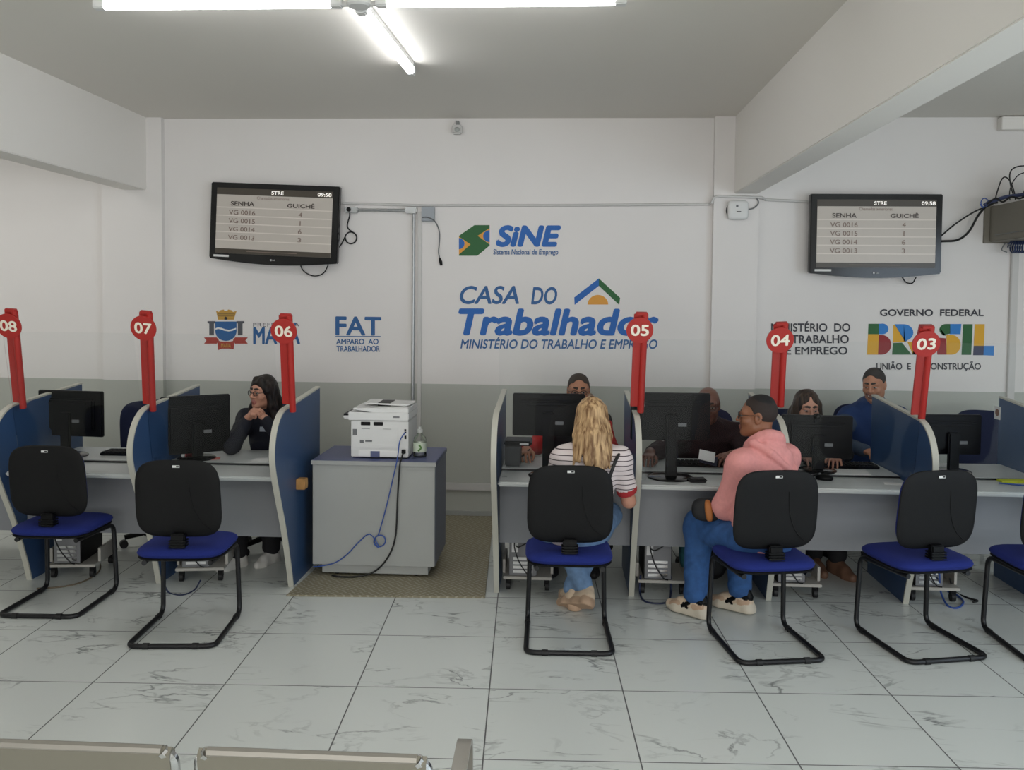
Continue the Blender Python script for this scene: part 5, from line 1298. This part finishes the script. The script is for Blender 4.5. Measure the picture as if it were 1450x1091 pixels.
G_ += [C_(sl, sl*.45+el*.55, .060, .056, k=.03), C_(sr, sr*.40+er*.60, .060, .056, k=.03)]
for a_, b_, f in ((sl, el, .60), (sr, er, .70)):
    L_ = np.linalg.norm(b_-a_); d = (b_-a_)/L_; q0 = a_+d*(f*L_)
    G_.append(C_(q0-d*.004, q0+d*.02, .0575, .0565, k=.004, t=1)); G_.append(C_(a_, q0-d*.014, .058, .0575, k=.01)); G_.append(E_(q0+d*.078, (.072, .072, .072), k=.004, op=-1))
tp = garment('striped_top', G_, [M_STRIPE, mat('red_cuff', (168, 40, 44), .8)], p3_, .006, .0022)
MB().tube(curve([(.372, 4.78, .985), (.33, 4.655, .965), (.30, 4.62, .90), (.27, 4.61, .80), (.23, 4.60, .68)]), .009, 6).build('bag_strap', M_RUBBER, p3_, world=True)
G_ = [E_(pel-V3(0, 0, .02), (.165, .135, .12), A, k=.06)] + limb(hl, kl, al+V3(0, 0, .015), (.100, .076, .052)) + limb(hr, kr, ar_+V3(0, 0, .015), (.100, .076, .052))
garment('jeans', G_, JEANS, p3_, .007, .003)
shoe('shoe', ar_+V3(0, 0, 0), ar_+V3(-.05, .15, -.02), SHOE_B, SOLE_B, p3_, chunky=.004)
shoe('shoe', al, al+V3(-.13, .10, -.09), SHOE_B, SOLE_B, p3_, up=(.30, .55, .78), chunky=.004)
G_ = [H.e((0, -.02, .036), (.086, .104, .096), k=.03)]
rnd = random.Random(5)
for i in range(25):
    u = -1+2*i/24
    x0, x1 = .080*u, .098*u+.005*rnd.uniform(-1, 1); zb = -.27-.055*rnd.random()+.05*abs(u)
    yb = -.105+.055*abs(u)**2+.006*rnd.uniform(-1, 1)
    G_ += [H.c((x0*.8, -.085+.05*u*u, .06), (x1*.98, yb, -.10), .024, .019, k=.010), H.c((x1*.98, yb, -.10), (x1*1.22+.014*rnd.uniform(-1, 1), yb-.010, zb), .018, .006, k=.009)]
G_ += [H.c((-.004, .02, .137), (.0, -.06, .115), .016, .014, k=.006, t=1), H.c((.0, -.06, .115), (.004, -.10, .06), .013, .008, k=.006, t=1)]
G_ += [H.e((0, .105, -.02), (.066, .09, .10), k=.012, op=-1)]
garment('hair', G_, [H_BLON, hair_material('dark_blonde_roots', (70, 50, 36), (150, 116, 82), 60)], p3_, .004, .0012)

# ---- bald attendant behind the 05/04 booth
H = Fr((1.018, 5.875, 1.108), (-.18, -1, -.18), (0, 0, 1), .98)
pel, che, nk = V3(1.05, 6.10, .56), V3(1.04, 6.03, .82), V3(1.025, 5.95, .985)
sl, sr = V3(1.225, 5.96, .905), V3(.845, 5.96, .905); el, er = V3(1.26, 5.74, .80), V3(.68, 5.76, .81); wl, wr = V3(1.13, 5.55, .83), V3(.60, 5.60, .82)
hl, hr = V3(1.14, 6.06, .52), V3(.96, 6.06, .52); kl, kr = V3(1.18, 5.82, .50), V3(.94, 5.82, .50); al, ar_ = V3(1.19, 5.90, .095), V3(.94, 5.90, .095)
P, A = torso(pel, che, nk, sl, sr, .175, .115, .13)
P += [C_(nk-V3(0, 0, .03), H.p(0, -.02, -.06), .060, .060, k=.03)] + head_prims(H)
P += limb(sl, el, wl, (.050, .042, .028)) + limb(sr, er, wr, (.050, .042, .028)) + limb(hl, kl, al, (.08, .056, .036)) + limb(hr, kr, ar_, (.08, .056, .036))
P += hand_prims(wl, (-.85, -.5, -.10), (-.1, .2, -1), -1, .55) + hand_prims(wr, (-.25, -1, -.12), (0, 0, -1), 1, .5)
p4_ = body('bald person in a dark maroon shirt behind the monitor with an oval base', SK_DARK, LIP_B, BROW, P, (1.05, 6.1, 0), [box_around(H.o, .13), box_around(wl+V3(-.07, -.04, 0), .08), box_around(wr+V3(0, -.07, 0), .08)])
G_, _ = torso(pel, che, nk-V3(0, 0, .02), sl, sr, .175, .115, .13, .018)
G_ += limb(sl, el, wl+V3(.05, .03, 0), (.068, .058, .044)) + limb(sr, er, wr+V3(.02, .05, 0), (.068, .058, .044))
garment('shirt', G_, mat('dark_maroon_shirt', (42, 24, 28), .85, noise=.15, nscale=40), p4_, .007, .003)
garment('trousers', [E_(pel, (.19, .16, .13), A, k=.06)] + limb(hl, kl, al+V3(0, 0, .02), (.1, .076, .06)) + limb(hr, kr, ar_+V3(0, 0, .02), (.1, .076, .06)), DARKT, p4_, .010, .002)
shoe('shoe', al, al+V3(0, -.17, -.02), DARKT, M_RUBBER, p4_); shoe('shoe', ar_, ar_+V3(0, -.17, -.02), DARKT, M_RUBBER, p4_)
spectacles(H, p4_, GLASS_F)
q = W(1001, 646, 5.47)
t = thing('document_card', 'white card over a dark booklet held by the bald attendant', 'document', q, .1)
MB().box((0, 0, 0), (.10, .004, .07), rx=-.6, ry=.25).build('card', M_PAPER, t); MB().box((.012, .006, -.026), (.11, .006, .06), rx=-.6, ry=.25).build('booklet', mat('dark_booklet', (38, 42, 62), .6), t)

# ---- person in pink hoodie on the visitor chair
H = Fr((1.095, 4.775, 1.178), (-.96, .26, .0), (.04, 0, 1), .96)
pel, che, nk = V3(1.10, 4.62, .59), V3(1.13, 4.72, .83), V3(1.135, 4.765, 1.015)
sl, sr = V3(.985, 4.655, .935), V3(1.275, 4.860, .94)
el, er = V3(.925, 4.735, .685), V3(1.30, 4.98, .69); wl, wr = V3(.985, 4.935, .655), V3(1.12, 5.05, .665)
hl, hr = V3(1.02, 4.63, .53), V3(1.16, 4.74, .53); kl, kr = V3(.825, 4.985, .515), V3(1.08, 5.08, .52); al, ar_ = V3(.805, 4.935, .105), V3(1.075, 5.035, .105)
tl, tr = al+V3(-.125, .105, -.02), ar_+V3(-.135, .09, -.02)
P, A = torso(pel, che, nk, sl, sr, .155, .10, .105)
P += [C_(nk-V3(0, 0, .03), H.p(0, -.025, -.06), .054, .054, k=.03)] + head_prims(H)
P += limb(sl, el, wl, (.048, .040, .027)) + limb(sr, er, wr, (.048, .040, .027)) + limb(hl, kl, al, (.08, .056, .036)) + limb(hr, kr, ar_, (.08, .056, .036))
P += hand_prims(wl, (-.15, 1, .05), (-.4, .0, -.9), -1, .5) + hand_prims(wr, (-.95, .25, -.05), (-.2, .2, -.9), 1, .5)
p5_ = body('person in pink hoodie and jeans sitting on a visitor chair, facing left', SK_BROWN, LIP_B, BROW, P, (1.1, 4.65, 0), [box_around(H.o, .13), box_around(wl+V3(0, .07, 0), .08)])
G_, A2 = torso(pel, che, nk-V3(0, 0, .03), sl, sr, .160, .105, .120, .018)
G_ += limb(sl, el, wl*.93+el*.07, (.070, .066, .048), k=.04) + limb(sr, er, wr, (.070, .066, .048), k=.04) + [C_(wl, wl-(wl-el)*.08, .042, k=.01)]
# collar roll of the hood and its sack hanging behind
f = A2[1]; r_ = A2[0]
ring = [nk + r_*.080*math.cos(a) + f*.080*math.sin(a) + V3(0, 0, .008-.040*math.sin(a)) for a in np.linspace(PI*.60, PI*2.40, 14)]
for a_, b_ in zip(ring[:-1], ring[1:]): G_.append(C_(a_, b_, .028, k=.022))
G_ += [E_(nk-f*.085-V3(0, 0, .045), (.108, .046, .070), A2, k=.012), E_(nk-f*.105+r_*.035-V3(0, 0, .105), (.066, .036, .078), A2, k=.02)]
vee = [nk-r_*.125-f*.035-V3(0, 0, .015), nk-r_*.075-f*.118-V3(0, 0, .070), nk+r_*.000-f*.150-V3(0, 0, .125), nk+r_*.055-f*.155-V3(0, 0, .165), nk+r_*.095-f*.125-V3(0, 0, .110), nk+r_*.128-f*.045-V3(0, 0, .02)]
for a_, b_ in zip(vee[:-1], vee[1:]): G_.append(C_(a_, b_, .022, k=.006))
garment('hoodie', G_, PINK, p5_, .006, .003)
G_ = [E_(pel-V3(0, 0, .03), (.18, .15, .12), A, k=.06)] + limb(hl, kl, al+V3(0, 0, .03), (.105, .084, .066)) + limb(hr, kr, ar_+V3(0, 0, .03), (.105, .084, .066))
garment('jeans', G_, JEANB, p5_, .006, .0035)
for a_, b_ in ((al, tl), (ar_, tr)): shoe('shoe', a_, b_, SHOE_B, SOLE_W, p5_, tag_dark=M_BLACK, chunky=.009, tan=SOLE_B)
garment('hair', short_hair(H, .003, top=.009), [H_BLK, mat('faded_hair_sides', (44, 33, 29), .8, noise=.25, nscale=240)], p5_, .004, 0)
spectacles(H, p5_, GLASS_F)
q = W(1004, 722, 4.79)
t = thing('belt_bag', 'black and tan round bag held on the lap of the person in pink', 'bag', q, -.10)
MB().pillow(.17, .13, .035, .035, lambda x, y, d: (x-.01, d*1.1, y*1.0), e=2.6).build('bag_body', mat('black_nylon', (22, 22, 25), .7), t)
MB().pillow(.045, .125, .040, .02, lambda x, y, d: (x-.004-.12*y, d*1.2-.010, y*.98), e=3).build('tan_band', mat('tan_leather', (176, 108, 52), .6), t)
MB().pillow(.09, .07, .03, .03, lambda x, y, d: (x+.075, d+.02, y-.025), e=2.6).build('side_pocket', mat('black_nylon', (22, 22, 25), .7), t)

# ---- attendant with long brown hair looking down, behind the monitor with a webcam
H = Fr((1.695, 5.945, 1.090), (.08, -1, -.20), (0, 0, 1), .96)
pel, che, nk = V3(1.70, 6.14, .56), V3(1.70, 6.07, .80), V3(1.695, 6.01, .965)
sl, sr = V3(1.86, 6.02, .885), V3(1.535, 6.02, .885); el, er = V3(1.91, 5.82, .80), V3(1.48, 5.82, .80); wl, wr = V3(1.80, 5.66, .81), V3(1.60, 5.66, .81)
hl, hr = V3(1.79, 6.1, .52), V3(1.61, 6.1, .52); kl, kr = V3(1.85, 5.74, .50), V3(1.68, 5.74, .50); al, ar_ = V3(1.875, 5.80, .095), V3(1.74, 5.86, .095)
P, A = torso(pel, che, nk, sl, sr, .145, .095, .10)
P += [C_(nk-V3(0, 0, .03), H.p(0, -.02, -.06), .050, .052, k=.03)] + head_prims(H, 0.0, 1)
P += limb(sl, el, wl, (.044, .036, .024)) + limb(sr, er, wr, (.044, .036, .024)) + limb(hl, kl, al, (.075, .052, .034)) + limb(hr, kr, ar_, (.075, .052, .034))
P += hand_prims(wl, (-.3, -1, -.08), (0, 0, -1), -1, .4) + hand_prims(wr, (.3, -1, -.08), (0, 0, -1), 1, .4)
p6_ = body('person with long brown hair looking down behind the monitor with a webcam', SK_LIGHT, LIP_P, BROW, P, (1.7, 6.1, 0), [box_around(H.o, .13)])
G_, _ = torso(pel, che, nk-V3(0, 0, .015), sl, sr, .145, .095, .10, .018)
G_ += limb(sl, el, wl, (.064, .054, .040)) + limb(sr, er, wr, (.064, .054, .040))
garment('jacket', G_, mat('charcoal_jacket', (34, 36, 42), .85), p6_, .007, .003)
garment('trousers', [E_(pel, (.17, .14, .13), A, k=.06)] + limb(hl, kl, al+V3(0, 0, .03), (.095, .074, .062)) + limb(hr, kr, ar_+V3(0, 0, .03), (.095, .074, .062)), DARKT, p6_, .009, .002)
shoe('shoe', al, al+V3(.05, -.16, -.02), SHOE_BR, SHOE_BR, p6_); shoe('shoe', ar_, ar_+V3(.02, -.16, -.02), SHOE_BR, SHOE_BR, p6_)
G_ = [H.e((0, -.02, .036), (.086, .104, .096), k=.03), H.e((0, -.07, -.06), (.085, .055, .11), k=.04)]
for s in (-1, 1): G_ += [H.c((s*.072, .01, .02), (s*.092, .0, -.12), .032, .034, k=.03), H.c((s*.092, 0, -.12), (s*.10, .02, -.26), .034, .022, k=.03), H.c((s*.055, -.06, -.06), (s*.075, -.06, -.24), .05, .034, k=.04)]
G_ += [H.e((0, .105, -.022), (.062, .092, .098), k=.012, op=-1), H.c((0, .06, .10), (0, .10, .06), .012, k=.02, op=-1)]
garment('hair', G_, hair_material('dark_brown_hair', (28, 20, 17), (82, 62, 50)), p6_, .005, .0025)

# ---- smiling attendant in blue behind the 03 partition
H = Fr((2.262, 6.29, 1.222), (-.58, -.80, -.22), (-.05, 0, 1), .96)
pel, che, nk = V3(2.31, 6.50, .58), V3(2.30, 6.44, .90), V3(2.285, 6.37, 1.085)
sl, sr = V3(2.465, 6.36, .985), V3(2.13, 6.42, .965); el, er = V3(2.56, 6.16, .82), V3(1.99, 6.22, .82); wl, wr = V3(2.40, 6.0, .80), V3(2.10, 5.98, .80)
hl, hr = V3(2.41, 6.46, .54), V3(2.22, 6.46, .54); kl, kr = V3(2.45, 6.10, .52), V3(2.2, 6.08, .52); al, ar_ = V3(2.46, 6.14, .095), V3(2.2, 6.12, .095)
P, A = torso(pel, che, nk, sl, sr, .18, .12, .135)
P += [C_(nk-V3(0, 0, .03), H.p(0, -.02, -.06), .060, .062, k=.03)] + head_prims(H, 1.0)
P += limb(sl, el, wl, (.050, .042, .028)) + limb(sr, er, wr, (.050, .042, .028)) + limb(hl, kl, al, (.08, .056, .036)) + limb(hr, kr, ar_, (.08, .056, .036))
P += hand_prims(wl, (-.4, -.9, -.05), (0, 0, -1), -1, .5) + hand_prims(wr, (.3, -.9, -.05), (0, 0, -1), 1, .5)
p7_ = body('smiling person with short hair and blue jacket behind the 03 partition', SK_TAN, LIP_B, BROW, P, (2.3, 6.5, 0), [box_around(H.o, .13)])
G_, _ = torso(pel, che, nk-V3(0, 0, .015), sl, sr, .18, .12, .135, .020)
G_ += limb(sl, el, wl, (.064, .058, .044), t=1) + limb(sr, er, wr, (.064, .058, .044), t=1) + [C_(nk-V3(.05, .0, .02), nk+V3(.05, 0, -.02), .06, k=.03)]
garment('jacket', G_, [mat('blue_vest', (30, 56, 104), .85), mat('blue_grey_sleeve', (58, 72, 92), .85)], p7_, .007, .003)
garment('trousers', [E_(pel, (.19, .16, .13), A, k=.06)] + limb(hl, kl, al+V3(0, 0, .02), (.1, .076, .06)) + limb(hr, kr, ar_+V3(0, 0, .02), (.1, .076, .06)), DARKT, p7_, .010, .002)
shoe('shoe', al, al+V3(0, -.17, -.02), DARKT, M_RUBBER, p7_); shoe('shoe', ar_, ar_+V3(0, -.17, -.02), DARKT, M_RUBBER, p7_)
garment('hair', short_hair(H, .004, top=.004, recede=.010), [H_BLK, mat('dark_grey_hair', (48, 42, 40), .8, noise=.3, nscale=240)], p7_, .004, 0)
